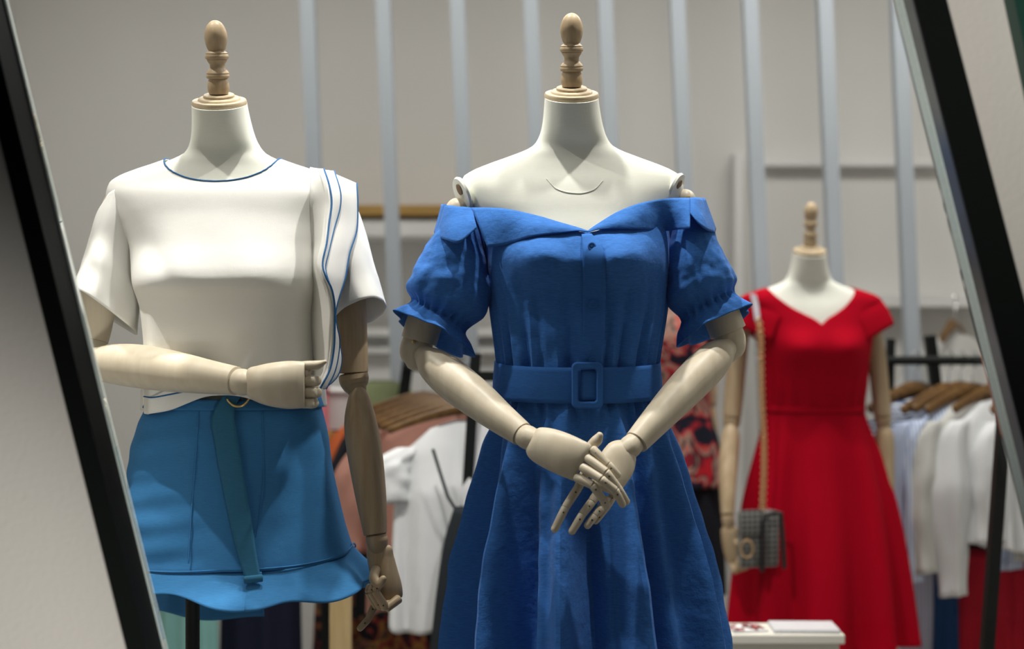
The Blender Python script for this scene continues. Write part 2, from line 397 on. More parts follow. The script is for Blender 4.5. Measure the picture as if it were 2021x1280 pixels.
class Body:
    def __init__(s, cx, cy, sc, Y0, hw=HW, cxt=CXT, df=DF, db=DB, e=0.86, bust=0.024, bsx=58, bup=40, bdn=46, bpy=518):
        s.X0, s.Yt, s.sc, s.Y0 = cx, cy, sc, Y0
        s.hw = hermite(*zip(*hw)); s.cx = hermite(*zip(*cxt)); s.df = hermite(*zip(*df)); s.db = hermite(*zip(*db))
        s.yc = hermite(*zip(*YCT)); s.sh = hermite(*zip(*SHT)); s.e = e
        s.bust, s.bsx, s.bup, s.bdn, s.bpy = bust, bsx, bup, bdn, bpy
        s.S = Y0 / F
    def bump(s, xr, py):
        if not s.bust: return 0
        vy = math.exp(-((py - s.bpy) / (s.bup if py < s.bpy else s.bdn)) ** 2)
        return s.bust * vy * (math.exp(-((xr - 76) / s.bsx) ** 2) + math.exp(-((xr + 76) / s.bsx) ** 2))
    def pt(s, pm, t, off=0.0, dz=0.0):
        st, ct = math.sin(t), math.cos(t)
        hw = s.hw(pm); xr = hw * math.copysign(abs(st) ** s.e, st)
        d0 = (s.df(pm) if ct > 0 else s.db(pm)) * math.copysign(abs(ct) ** s.e, ct)
        d = d0 + (s.bump(xr, pm) * max(0, ct) ** 0.5 if ct > 0 else 0)
        yc = s.yc(pm)
        pxm = s.cx(pm) + xr
        X = (s.X0 + (pxm - 1126) * s.sc - CX) * s.S + off * st
        Z = CZ - (s.Yt + (pm - 199) * s.sc - CY) * s.S + dz - s.sh(pm) * d0
        return Vector((X, s.Y0 - d - yc - off * ct, Z))
    def main(s, px, py): return 1126 + (px - s.X0) / s.sc, 199 + (py - s.Yt) / s.sc
    def front(s, px, py, off=0.0):
        Y = s.Y0 - 0.1
        for _ in range(8):
            X = (px - CX) / F * Y; Zp = (py - CY) / F * Y
            pxm, pm = s.main(CX + X / s.S, CY + Zp / s.S)
            xr = pxm - s.cx(pm); q = max(-0.985, min(0.985, xr / s.hw(pm)))
            st = abs(q) ** (1 / s.e); ct = math.sqrt(max(0, 1 - st * st))
            d = s.df(pm) * ct ** s.e + s.bump(xr, pm) * ct ** 0.5 + s.yc(pm)
            Y = s.Y0 - d - off
        return P(px, py, Y)

def torso_mb(B, top=199, bot=1060, n=72, rows=120):
    rings = []
    for i in range(rows + 1):
        pm = top + (bot - top) * (i / rows) ** 1.15
        rings.append([B.pt(pm, -2 * PI * j / n) for j in range(n)])
    m = MB(); m.loft(rings, True, True, True); return m
CAP = [(0,0),(50,0),(52.5,2),(52.8,7),(51,10),(41,10.6),(40,13.6),(38,15),(30,15.6),(30,19.5),(28.5,21.2),(20,21.5),(0,21.5)]
FIN = [(0,0),(18,0),(20.5,7),(21,14),(20,23),(18,28),(17.5,29.5),(21,30.5),(22.3,33),(22.3,36),(21.2,38),(21.8,40),(20.5,43),(16.5,47),(14,52),(14.6,57),(18,62),(19.5,65),(18.8,66),(21.5,67),(22.6,70),(22.3,74),(20.8,76),(21.2,78),(18,80.5),(15.2,83),(17,85.5),(20,94),(21.8,104),(22,110),(21,117),(18.5,125),(15,131.5),(11,135.8),(7,138.4),(3.5,139.6),(0,140)]
def mannequin(B, label, pole_base_z, arm_mat, top=199, fin=True, base=True, tilt=0.34, group=None, pole_dx=0.0, cap_m=None):
    S = B.S * B.sc
    p0 = B.pt(1060, 0)
    cx = (B.X0 + (1141 - 1126) * B.sc - CX) * B.S
    root = thing('mannequin', (cx + pole_dx, B.Y0, pole_base_z), label, 'mannequin', group)
    obj('torso', torso_mb(B, top), M['form'], root)
    c = (B.pt(199, 0) + B.pt(199, PI)) / 2
    ax = Vector((0, -math.sin(tilt), math.cos(tilt)))
    cm = cap_m or M['beech']
    obj('neck_cap', MB().lathe([(r * S, h * S) for r, h in CAP], c - ax * 2 * S, ax, 56), cm, root)
    obj('finial', MB().lathe([(r * S, h * S) for r, h in FIN], c + ax * 19.5 * S, Vector((-0.01, -math.sin(tilt * 0.6), math.cos(tilt * 0.6))), 40), M['arm_tan'], root)
    zb = B.pt(1050, 0).z
    obj('stand_pole', MB().tube([(cx + pole_dx, B.Y0, pole_base_z + 0.012), (cx + pole_dx, B.Y0, zb + 0.01)], 0.0122, 20, False, False), M['black_metal'], root)
    obj('stand_base', MB().lathe([(0, 0), (0.15, 0), (0.15, 0.006), (0.14, 0.012), (0.02, 0.014), (0.018, 0.03), (0, 0.03)], (cx + pole_dx, B.Y0, pole_base_z + 0.0005), (0, 0, 1), 48), M['black_metal'], root)
    return root
def keys3(keys, n):
    return catmull(keys, n)
def keyloft(keys, nu=40, nv=30, mod=None, caps=(False, False), mb=None, arc=(0, 2 * PI)):
    """rings given as (px,py,Y, ux,uy half extent in px, dv half depth in m, tv px shift of the ring's front)"""
    mb = mb or MB(); rows = catmull(keys, nv); rings = []
    for i, (px, py, Y, ux, uy, dv, tv) in enumerate(rows):
        C = P(px, py, Y); s = Y / F
        U = Vector((ux * s, 0, -uy * s)); V = Vector((0, -dv, -tv * s)); r = []
        full = abs(arc[1] - arc[0] - 2 * PI) < 1e-6
        m = nu if full else nu + 1
        for j in range(m):
            a = arc[0] + (arc[1] - arc[0]) * j / nu
            k = 1.0; extra = Vector((0, 0, 0))
            if mod:
                q = mod(a, i / (nv - 1))
                if isinstance(q, tuple): k, extra = q
                else: k = q
            r.append(C + (U * math.cos(a) + V * math.sin(a)) * k + extra)
        rings.append(r)
    mb.loft(rings, full, caps[0], caps[1]); return mb
def tubepx(keys, n=24, nv=None, round0=1.0, round1=1.0, mb=None, flat=1.0):
    """tube through (px,py,Y,radius px)"""
    nv = nv or max(8, 6 * len(keys)); mb = mb or MB()
    rows = catmull(keys, nv) if len(keys) > 2 else keys
    return mb.tube([P(a, b_, Y) for a, b_, Y, r in rows], [r * Y / F for a, b_, Y, r in rows], n, round0, round1, flat)
def finger_mb(pts, r, pins=True):
    """jointed wooden finger: straight tapered segments between joints with dark pins"""
    mb = MB()
    for i in range(len(pts) - 1):
        a, c = Vector(pts[i]), Vector(pts[i + 1]); d = (c - a).normalized(); L = (c - a).length
        k0 = 1 - 0.07 * i; k1 = k0 - 0.07
        last = i == len(pts) - 2
        mb.tube([a + d * 0.0004, a + d * L * 0.35, c - d * (0.0005 if not last else r * 0.6)], [r * k0, r * k0, r * k1], 16, 0.35 if i else 0.5, 0.9 if last else 0.3)
    if pins:
        mb.use(1)
        for i in range(len(pts) - 1):
            a, c = Vector(pts[i]), Vector(pts[i + 1]); d = (c - a).normalized()
            q = a + d * min(0.0075, (c - a).length * 0.35)
            mb.ball(q + Vector((0, -r * 0.90, 0)), 0.0016, (1, 0.6, 1), 10)
        mb.use(0)
    return mb

# ================================================================= the blue dress mannequin
Y0 = 2.45
BC = Body(1126, 199, 1.0, Y0)
mC = mannequin(BC, 'cream mannequin in the blue dress, wooden hands crossed in front', 0.17, M['arm_pale'], pole_dx=-0.0)
S0 = Y0 / F
# neckline seam of the form and the armhole plates
def seam(B, pts, r, off=0.0006):
    return MB().tube([B.front(a, c, off) for a, c in catmull(pts, 40)], r, 6)
obj('neck_seam', seam(BC, [(1078,352),(1100,373),(1140,381),(1172,374),(1190,356)], 0.0005), M['form'], mC)
def plate(c, side, parent, r=0.030):
    ax = Vector((side * 0.86, -0.34, -0.38)).normalized()
    mb = MB().lathe([(0.0, 0.0), (r, 0.0), (r * 1.06, 0.003), (r, 0.007), (r * 0.75, 0.008), (0.0, 0.008)], c - ax * 0.004, ax, 40)
    o = obj('shoulder_plate', mb, M['form'], parent)
    mb = MB().lathe([(0.0, 0), (0.009, 0), (0.010, 0.003), (0.006, 0.004), (0, 0.004)], c + ax * 0.004 + Vector((0, -0.008, 0.010)), ax, 24)
    obj('joint_socket', mb, M['dark_gap'], o)
plate(P(913, 384, 2.425), -1, mC); plate(P(1333, 376, 2.430), 1, mC)
# arms. left of the picture
A = M['arm_pale']
def shoulder_ball(px, py, Y, r, parent, m):
    o = obj('shoulder_joint', MB().ball(P(px, py, Y), r * Y / F, (1, 1, 1), 28), m, parent)
    mb = MB().lathe([(0, 0), (0.0042, 0), (0.0042, 0.0016), (0.003, 0.002), (0.0026, 0.001), (0, 0.001)], P(px + r * 0.30, py - r * 0.12, Y - r * Y / F * 0.93), (0.2, -1, 0.1), 20)
    obj('screw', mb, M['brass'], o)
shoulder_ball(903, 414, 2.43, 24, mC, A)
shoulder_ball(1352, 394, 2.44, 21, mC, A)
obj('upper_arm', tubepx([(903,420,2.43,22),(885,500,2.43,31),(858,580,2.435,36),(836,642,2.44,36),(827,672,2.44,36)], round1=0.10), A, mC)
e1 = obj('elbow_joint', tubepx([(827,668,2.44,29),(822,684,2.438,32),(820,697,2.434,31),(822,707,2.43,25)], round0=0.2), A, mC)
obj('screw', MB().ball(P(816, 674, 2.41), 0.0035, (1, .6, 1), 12), M['brass'], e1)
obj('forearm', tubepx([(838,702,2.415,22),(856,719,2.40,34),(890,747,2.375,40),(940,786,2.335,38),(990,826,2.29,31),(1030,856,2.262,25)], round0=0.9, round1=0.1), A, mC)
obj('wrist_joint', tubepx([(1032,858,2.26,22),(1042,863,2.252,24),(1054,868,2.245,22)], round0=0.2), A, mC)
# right of the picture
obj('upper_arm', tubepx([(1354,398,2.44,20),(1372,480,2.43,31),(1400,560,2.435,36),(1427,630,2.44,37),(1437,655,2.44,37)], round1=0.10), A, mC)
obj('elbow_joint', tubepx([(1437,652,2.44,29),(1441,670,2.438,31),(1443,684,2.434,28),(1438,694,2.43,22)], round0=0.2), A, mC)
obj('forearm', tubepx([(1432,688,2.415,22),(1416,702,2.40,33),(1388,730,2.375,38),(1340,780,2.335,36),(1292,832,2.295,30),(1256,872,2.27,25)], round0=0.9, round1=0.1), A, mC)
obj('wrist_joint', tubepx([(1253,872,2.268,21),(1243,882,2.262,23),(1234,890,2.258,21)], round0=0.2), A, mC)
def palm(keys, parent, m): 
    o = obj('hand', keyloft(keys, 32, 26, None, (True, True)), m, parent); return o
# hand on top
hY = 2.20
hL = palm([(1044,866,2.245,5,-11,.008,0),(1049,868,2.24,11,-23,.014,0),(1060,874,2.235,14,-31,.018,0),(1082,883,2.225,15.5,-36,.019,0),(1110,895,2.212,16.5,-38,.017,0),(1135,906,2.203,17,-37,.013,0),(1148,912,2.20,17.5,-36,.010,0),(1150,913,2.20,17,-35,.008,0)], mC, A)
fr = 0.0072
obj('finger', finger_mb([P(1169,886,2.200), P(1199,916,2.192), P(1222,941,2.196)], fr), [A, M['pin']], hL)
obj('finger', finger_mb([P(1158,903,2.196), P(1196,931,2.180), P(1219,961,2.184), P(1239,994,2.196)], fr), [A, M['pin']], hL)
obj('finger', finger_mb([P(1149,921,2.194), P(1187,945,2.176), P(1214,967,2.178), P(1231,999,2.190)], fr * 1.04), [A, M['pin']], hL)
obj('finger', finger_mb([P(1137,941,2.196), P(1170,957,2.184), P(1189,984,2.186), P(1202,1002,2.196)], fr), [A, M['pin']], hL)
obj('thumb', tubepx([(1150,898,2.216,9),(1166,880,2.216,10),(1178,868,2.214,11),(1184,858,2.212,7)], 16, round1=0.8), A, hL)
# hand below
hR = palm([(1241,876,2.262,-9,-8,.009,0),(1236,882,2.26,-19,-14,.015,0),(1228,893,2.256,-27,-18,.018,0),(1217,915,2.248,-33,-17,.018,0),(1206,938,2.238,-31,-15,.016,0),(1196,958,2.23,-28,-12,.012,0),(1191,968,2.227,-26,-11,.009,0)], mC, A)
obj('finger', finger_mb([P(1156,930,2.226), P(1141,962,2.220), P(1116,1001,2.212), P(1092,1049,2.206)], fr * 1.05), [A, M['pin']], hR)
obj('finger', finger_mb([P(1180,972,2.226), P(1168,990,2.218), P(1149,1015,2.210), P(1126,1053,2.204)], fr * 1.04), [A, M['pin']], hR)
obj('finger', finger_mb([P(1198,982,2.228), P(1187,1002,2.222), P(1174,1017,2.216), P(1156,1041,2.210)], fr), [A, M['pin']], hR)
obj('finger', finger_mb([P(1212,974,2.232), P(1200,996,2.228), P(1188,1012,2.225), P(1172,1032,2.222)], fr * 0.92), [A, M['pin']], hR)
obj('thumb', tubepx([(1206,918,2.256,10),(1192,932,2.258,9.5),(1178,946,2.255,8)], 16), A, hR)

# ---- the dress
DHW = [(400,205),(440,176),(480,172),(540,170),(600,164),(660,154),(700,147),(722,144),(760,146),(800,152)]
DDF = [(400,.086),(440,.092),(480,.102),(530,.106),(580,.100),(660,.098),(722,.093),(800,.094)]
BD = Body(1126, 199, 1.0, Y0, DHW, CXT, DDF, DB, 0.80, 0.056, 66, 46, 46, 518)
dress = thing('dress', (P(1140, 740, Y0).x, Y0, 0.55), 'cobalt blue off the shoulder belted dress on the middle mannequin', 'dress')
n = 160; rings = []
for i in range(61):
    v = i / 60; r = []
    for j in range(n):
        t = -2 * PI * j / n; ct = math.cos(t)
        tt = (t + PI) % (2 * PI) - PI; top = 436 + 31 * math.exp(-((tt - 0.05) / 0.26) ** 2) * (ct > 0) - 6 * abs(math.sin(t)) ** 4
        pm = top + (724 - top) * v
        am = 1.9 * max(0, (pm - 530) / 190) ** 1.15
        fold = (math.sin(23 * t + 0.6) + 0.6 * math.sin(37 * t + 1.7) + 0.5 * math.sin(14 * t)) * 0.0026 * am
        q = BD.pt(pm, t, 0.004 + 0.005 + fold)
        q += Vector((0, -1, 0)) * nz(q, 34, 3) * 0.0035 * (ct > 0)
        r.append(q)
    rings.append(r)
obj('bodice', MB().loft(rings), M['blue'], dress, solid=0.0015)
# placket and buttons
lefts = [(1148,462),(1150,500),(1150,560),(1150,640),(1149,718)]; rights = [(1166,460),(1189,486),(1195,530),(1195,600),(1193,660),(1190,718)]
L_, R_ = catmull(lefts, 40), catmull(rights, 40)
rows = []
for k in range(40):
    row = []
    for j in range(9):
        u = j / 8; a = L_[k][0] + (R_[k][0] - L_[k][0]) * u; c = L_[k][1] + (R_[k][1] - L_[k][1]) * u
        row.append(BD.front(a, c, 0.0125 + 0.002 * math.sin(PI * u) + 0.0015 * math.sin(k * 0.5)))
    rows.append(row)
obj('placket', MB().grid(rows), M['blue_in'], dress, solid=0.0018)
for a, c in ((1168, 486), (1170, 600), (1170, 712)):
    q = BD.front(a, c, 0.0165)
    bo = obj('button', MB().lathe([(0, 0), (0.0062, 0), (0.0068, 0.001), (0.0064, 0.0024), (0.0050, 0.0026), (0.0044, 0.0018), (0, 0.0018)], q, (0, -1, 0.1), 24), M['blue_in'], dress)
    obj('thread', MB().tube([q + Vector((-0.0016, -0.0024, 0)), q + Vector((0.0016, -0.0024, 0))], 0.0005, 6), M['trim_blue'], bo)
# collar: two front wings, two sleeve flaps, a back band
def wing(cols, name='collar', thick=0.0022, belly=0.006, seed=0, nu=40, nv=14):
    T = catmull([c[0] for c in cols], nu); Bm = catmull([c[1] for c in cols], nu); rows = []
    for k in range(nu):
        row = []
        for j in range(nv):
            v = j / (nv - 1)
            a, c = P(*T[k]), P(*Bm[k])
            q = a.lerp(c, v)
            q.y -= belly * math.sin(PI * v) * min(1, (a - c).length / 0.03)
            q.y += nz(q, 26, seed) * 0.004
            row.append(q)
        rows.append(row)
    return obj(name, MB().grid(rows), M['blue'], dress, solid=thick)
def fy(px, py, off): return (px, py, BD.front(px, py, off).y)
wing([((930,410,2.394),(962,488,2.352)), (fy(985,411,.012),fy(1003,481,.017)), (fy(1045,422,.011),fy(1048,467,.018)), (fy(1105,439,.012),fy(1108,459,.018)), (fy(1140,449,.013),fy(1142,455.5,.017)), (fy(1160,456,.014),fy(1160,458,.016))])
wing([(fy(1160,456,.014),fy(1160,458,.016)), (fy(1180,442,.013),fy(1182,453,.017)), (fy(1220,418,.012),fy(1222,451,.018)), (fy(1265,401,.012),fy(1270,452,.018)), (fy(1312,392,.014),fy(1312,455,.022)), ((1362,391,2.394),(1361,450,2.345))], seed=5)
wing([((878,405,2.425),(861,466,2.412)), ((890,406,2.402),(880,473,2.362)), ((908,408,2.393),(905,479,2.346)), ((922,409,2.392),(926,463,2.350)), ((932,411,2.394),(941,449,2.356))], seed=2, nu=24, belly=.003)
wing([((878,405,2.425),(861,466,2.412)), ((872,403,2.455),(858,456,2.46)), ((890,403,2.49),(875,452,2.51))], seed=3, nu=16, belly=.0)
wing([((1362,391,2.393),(1362,421,2.362)), ((1370,390,2.393),(1378,440,2.352)), ((1377,390,2.400),(1394,453,2.358)), ((1386,392,2.422),(1410,459,2.405))], seed=8, nu=24, belly=.003)
wing([((1386,392,2.422),(1410,459,2.405)), ((1391,391,2.455),(1412,450,2.46)), ((1378,391,2.49),(1398,446,2.51))], seed=4, nu=16, belly=.0)
rows = []
for k in range(41):
    u = k / 40; t = PI / 2 + (PI) * u; row = []
    for j in range(10):
        v = j / 9; pm = 405 + 70 * v
        q = BC.pt(pm, t, 0.012 + 0.022 * v); q.x *= 1.0
        ex = (1 - abs(2 * u - 1)); q.x += (1 if u < 0.5 else -1) * 0.022 * (1 - ex) ** 2; q.z -= 0.02 * (1 - ex) ** 2
        row.append(q)
    rows.append(row)
obj('collar', MB().grid(rows), M['blue'], dress, solid=0.002)
# puff sleeves with elastic and ruffle
def sleeve(keys, k_el, seed, parent, m, n=96, nv=84, ruff=0.16, lobes=7, puff=0.05):
    vel = k_el
    def mod(a, v):
        g = math.exp(-((v - vel) / 0.035) ** 2)
        k = 1.0
        if v < vel:
            am = (v / vel) ** 2
            k += puff * am * (0.6 * math.sin(5 * a + seed) * math.sin(9 * v + a) + 0.5 * math.sin(13 * a + 3 * seed) * am)
        else:
            am = min(1, (v - vel) / (1 - vel))
            k += ruff * am * (math.sin(lobes * a + seed) + 0.5 * math.sin((lobes + 4) * a + 2.1 * seed))
        k += 0.05 * g * math.sin(22 * a + seed) + 0.02 * math.exp(-((v - vel) / 0.10) ** 2) * math.sin(22 * a + seed)
        wr = noise.noise(Vector((math.cos(a) * 2.2 + seed, math.sin(a) * 2.2, v * 8))) * 0.075 * min(1, 3 * v) * (1 if v < vel else 0.4)
        wr += noise.noise(Vector((math.cos(a) * 5 + seed, math.sin(a) * 5, v * 16))) * 0.03 * min(1, 3 * v) * (1 if v < vel else 0.4)
        return k + wr
    return obj('sleeve', keyloft(keys, n, nv, mod), m, parent, solid=0.0016)
sL = sleeve([(912,414,2.425,22,2,.026,0),(907,450,2.425,40,6,.040,0),(903,482,2.425,52,10,.052,-3),(897,525,2.425,70,16,.062,-6),(889,565,2.426,78,22,.070,-8),(880,597,2.43,76,28,.068,-10),(866,624,2.432,51,28,.047,-10),(860,645,2.433,65,34,.062,-16),(855,662,2.434,74,37,.072,-24)], 0.835, 1.0, dress, M['blue'], ruff=0.10, lobes=5)
sR = sleeve([(1364,400,2.425,20,-2,.026,0),(1366,440,2.425,36,-6,.040,0),(1366,485,2.425,48,-12,.052,-4),(1372,535,2.425,61,-18,.064,-8),(1383,575,2.43,66,-24,.068,-10),(1396,604,2.432,49,-26,.047,-10),(1405,626,2.433,63,-30,.060,-14),(1413,645,2.434,68,-32,.068,-22)], 0.835, 4.2, dress, M['blue'], ruff=0.10, lobes=5)
# skirt
SHW = [(780,148),(800,152),(830,160),(870,172),(930,184),(1000,196),(1100,214),(1200,229),(1280,241),(1400,258),(1440,264)]
SCX = [(780,1142),(870,1148),(1000,1151),(1280,1161),(1440,1163)]
SDF = [(780,.096),(830,.104),(930,.124),(1100,.160),(1280,.195),(1440,.225)]
BS = Body(1126, 199, 1.0, Y0, SHW, SCX, SDF, [(780,.085),(930,.13),(1280,.20),(1440,.23)], 0.95, 0)
n = 240; rings = []
for i in range(81):
    pm = 778 + (1440 - 778) * (i / 80); r = []
    g = min(1, max(0, (pm - 790) / 330)) ** 0.8; g2 = math.exp(-max(0, pm - 790) / 55)
    for j in range(n):
        t = -2 * PI * j / n
        c = math.cos(10 * (t - math.radians(-15)) + 0.35 * math.sin(3 * t))
        ph = 10 * (t - math.radians(-15)) + 0.35 * math.sin(3 * t); big = (math.cos(ph) + 0.38 * math.sin(2 * ph + 0.4) + 0.12 * math.cos(3 * ph)) / 1.1
        fine = math.sin(31 * t + 1) + 0.7 * math.sin(47 * t + 2.2)
        off = g * (0.040 * big - 0.008 + 0.003 * math.sin(17 * t + 2)) + g2 * 0.0035 * fine
        q = BS.pt(pm, t, 0.004 + off)
        q += Vector((math.sin(t), -math.cos(t), 0)) * nz(q, 22, 9) * 0.0035 * min(1, g + 0.3)
        r.append(q)
    rings.append(r)
obj('skirt', MB().loft(rings), M['blue'], dress, solid=0.0018)
# belt, buckle, loops
rings = []
for v in range(9):
    r = []
    for j in range(120):
        t = -2 * PI * j / 120
        sag = 8 * math.cos(t)
        pm = 713 + sag + 68 * v / 8
        r.append(BD.pt(pm, t, 0.0155 + 0.0015 * math.sin(PI * v / 8)) + Vector((0, nz(BD.pt(pm, t), 12, 4) * 0.003, 0)))
    rings.append(r)
bl = obj('belt', MB().loft(rings), M['blue_in'], dress, solid=0.003)
def rounded(w, h, rad, n=8):
    out = []
    for cx, cy, a0 in ((w - rad, h - rad, 0), (-w + rad, h - rad, PI/2), (-w + rad, -h + rad, PI), (w - rad, -h + rad, 1.5 * PI)):
        for k in range(n + 1):
            a = a0 + PI / 2 * k / n; out.append((cx + rad * math.cos(a), cy + rad * math.sin(a)))
    return out
bk = BD.front(1159, 760, 0.026); s = bk.y / F
o_, i_ = rounded(31 * s, 46 * s, 11 * s), rounded(18 * s, 32 * s, 6 * s)
def ringat(poly, y): return [Vector((bk.x + x, bk.y + y, bk.z + z)) for x, z in poly]
mid1 = [((a[0] * .8 + c[0] * .2), (a[1] * .8 + c[1] * .2)) for a, c in zip(o_, i_)]; mid2 = [((a[0] * .2 + c[0] * .8), (a[1] * .2 + c[1] * .8)) for a, c in zip(o_, i_)]
mbk = MB(); mbk.loft([ringat(o_, 0.003), ringat(o_, -0.001), ringat(mid1, -0.0035), ringat(mid2, -0.0035), ringat(i_, -0.001), ringat(i_, 0.003), ringat(o_, 0.003)])
bu = obj('buckle', mbk, M['blue_in'], bl, angle=30)
obj('belt_tongue', MB().grid([[BD.front(a, c, 0.0215) for a in np.linspace(1146, 1186, 8)] for c in np.linspace(729, 789, 8)]), M['blue_in'], bl, solid=0.002)
for pts in ([(994,704),(990,722),(988,752),(992,783),(998,792)], [(1286,700),(1292,716),(1297,742),(1294,772),(1286,784)]):
    obj('belt_loop', MB().tube([P(a, c, 2.445) for a, c in catmull(pts, 20)], 0.0018, 8), M['blue_in'], dress)

# ================================================================= the white top and blue shorts mannequin
BL = Body(443, 213, 1.0, Y0)
T2 = M['arm_tan']
mL = mannequin(BL, 'cream mannequin in white top and blue shorts, one wooden arm across the waist', 0.17, T2, pole_dx=-0.068)
obj('neck_seam', seam(BL, [(396,352),(420,380),(455,392),(488,382),(503,350)], 0.0005), M['form'], mL)
# arm across (left of the picture)
obj('upper_arm', tubepx([(228,400,2.44,24),(212,480,2.44,32),(198,560,2.435,36),(186,640,2.43,35),(180,672,2.425,33)], round1=0.12), M['arm_pale'], mL)
obj('elbow_joint', tubepx([(180,668,2.425,30),(176,688,2.42,33),(176,702,2.41,32)], round0=0.2), M['arm_pale'], mL)
obj('forearm', tubepx([(178,712,2.40,28),(215,717,2.375,38),(270,722,2.345,43),(340,732,2.305,41),(410,743,2.265,34),(466,751,2.238,28.5)], round0=0.7, round1=0.1), M['arm_pale'], mL)
obj('wrist_joint', tubepx([(470,752,2.236,25),(480,754,2.23,26.5),(491,756,2.226,24)], round0=0.2), M['arm_pale'], mL)
AP = M['arm_pale']
hA = palm([(484,752,2.228,0.5,-14,.010,0),(489,753,2.226,1,-26,.016,0),(503,756,2.222,2,-34,.022,0),(530,758,2.216,2,-42,.024,0),(565,759,2.210,1,-47,.022,0),(592,759,2.206,0,-46.5,.018,0),(602,759,2.205,0,-45,.014,0)], mL, AP)
obj('thumb', tubepx([(585,724,2.215,10),(604,722,2.21,10),(626,720,2.207,9),(643,713,2.205,3.5)], 16, round1=0.6), AP, hA)
for k, (y, x1, r) in enumerate(((736,611,7.5),(751,630,11.5),(774,631,11.5),(795,625,10.5))):
    rr = r * 2.2 / F
    obj('finger', finger_mb([P(597, y, 2.212), P(x1 - r * 0.5, y, 2.206), P(x1 - r * 0.9, y + 2, 2.245), P(598, y + 2, 2.252)], rr), [AP, M['pin']], hA)
# hanging arm (right of the picture)
obj('upper_arm', tubepx([(655,400,2.44,24),(672,480,2.44,32),(688,580,2.435,33),(694,660,2.432,31),(697,734,2.43,29.5)], round1=0.1), T2, mL)
obj('elbow_joint', tubepx([(697,738,2.43,29),(699,750,2.43,29.5),(702,762,2.428,25),(704,768,2.426,20)], round0=0.15), T2, mL)
obj('forearm', tubepx([(706,768,2.42,14),(708,786,2.42,22),(711,830,2.418,32),(718,880,2.415,35),(728,950,2.41,32.5),(736,1010,2.405,28),(741,1053,2.40,23)], round0=0.6, round1=0.1), T2, mL)
obj('wrist_joint', tubepx([(742,1055,2.40,20.5),(744,1066,2.40,22),(746,1077,2.40,20)], round0=0.2), T2, mL)
hB = palm([(746,1074,2.40,14,-1,.008,0),(748,1080,2.40,24,-3,.012,0),(751,1100,2.40,26,-5,.014,0),(758,1130,2.398,27,-6,.015,0),(766,1160,2.396,27,-7,.014,0),(771,1180,2.395,24,-7,.011,0),(772,1184,2.395,22,-7,.008,0)], mL, T2)
obj('finger', finger_mb([P(787,1181,2.386), P(762,1200,2.370), P(741,1166,2.366), P(752,1146,2.37)], fr * 1.08), [T2, M['pin']], hB)
obj('finger', finger_mb([P(776,1184,2.392), P(752,1198,2.380), P(733,1168,2.372), P(738,1150,2.378)], fr * 1.06), [T2, M['pin']], hB)
obj('finger', finger_mb([P(764,1184,2.396), P(744,1196,2.39), P(727,1168,2.38), P(730,1152,2.385)], fr * 1.0), [T2, M['pin']], hB)
obj('finger', finger_mb([P(754,1180,2.40), P(740,1192,2.398), P(727,1221,2.396), P(707,1243,2.392)], fr * 0.95), [T2, M['pin']], hB)
obj('thumb', tubepx([(742,1124,2.385,10),(738,1140,2.372,10),(748,1152,2.364,9),(756,1142,2.362,7)], 16), T2, hB)

# ---- white top
THW = [(300,98),(312,132),(325,172),(338,204),(350,219),(372,224),(400,216),(440,196),(480,182),(545,176),(600,164),(650,162),(720,166),(790,168),(820,170)]
TCX = [(300,1130),(400,1128),(480,1138),(600,1140),(720,1144),(820,1146)]
TDF = [(300,.054),(325,.066),(350,.078),(372,.090),(420,.104),(470,.124),(505,.140),(530,.150),(543,.153),(556,.151),(572,.140),(600,.131),(700,.120),(800,.114)]
TDB = [(300,.060),(325,.074),(372,.092),(480,.102),(600,.098),(800,.104)]
BT = Body(443, 213, 1.0, Y0, THW, TCX, TDF, TDB, 0.74, 0.008, 62, 40, 35, 530)
top_ = thing('crop_top', (P(455, 790, Y0).x, Y0, P(455, 800, Y0).z), 'white short sleeved crop top with blue piped edges on the left mannequin', 'top')
def neck_start(B, t, ax, ay, y0):
    pm = 296.0
    while pm < 420:
        xr = B.hw(pm) * abs(math.sin(t)) ** B.e
        dy = pm - y0
        if dy > 0 and (xr / ax) ** 2 + (dy / ay) ** 2 >= 1 or (dy <= 0 and xr >= ax): break
        pm += 0.5
    return pm
n = 144; rings = []; starts = []
for j in range(n):
    t = -2 * PI * j / n
    starts.append(neck_start(BT, t, 104, 50, 304) if math.cos(t) > 0 else neck_start(BT, t, 104, 12, 302))
for i in range(91):
    v = i / 90; r = []
    for j in range(n):
        t = -2 * PI * j / n; st, ct = math.sin(t), math.cos(t)
        tt = (t + PI) % (2 * PI) - PI; end = 788 - 8 * st * (ct > 0) - 30 * math.exp(-((tt - 0.05) / 0.34) ** 2) * (ct > 0) + 3 * math.sin(5 * t)
        pm = starts[j] + (end - starts[j]) * v ** 1.12
        lo = max(0, (pm - 560) / 220)
        off = 0.005 + lo * (0.006 * math.sin(7 * t + 0.5) + 0.003 * math.sin(15 * t)) 
        q = BT.pt(pm, t, off); q.y += nz(q, 12, 2) * 0.004 * min(1, max(0, (pm - 380) / 100))
        r.append(q)
    rings.append(r)
obj('body_panel', MB().loft(rings), M['white'], top_, solid=0.0016)
obj('neck_piping', MB().tube([BT.pt(starts[j], -2 * PI * j / n, 0.006) + Vector((0, 0, 0.0008)) for j in list(range(n)) + [0]], 0.0013, 8, False, False), M['trim_blue'], top_, label='blue piping at the neckline')
obj('hem_piping', MB().tube([BT.front(a, c, 0.020) for a, c in catmull([(284,782),(300,784),(335,778),(372,771),(420,764)], 24)], 0.0013, 8), M['trim_blue'], top_, label='blue piping along the hem')
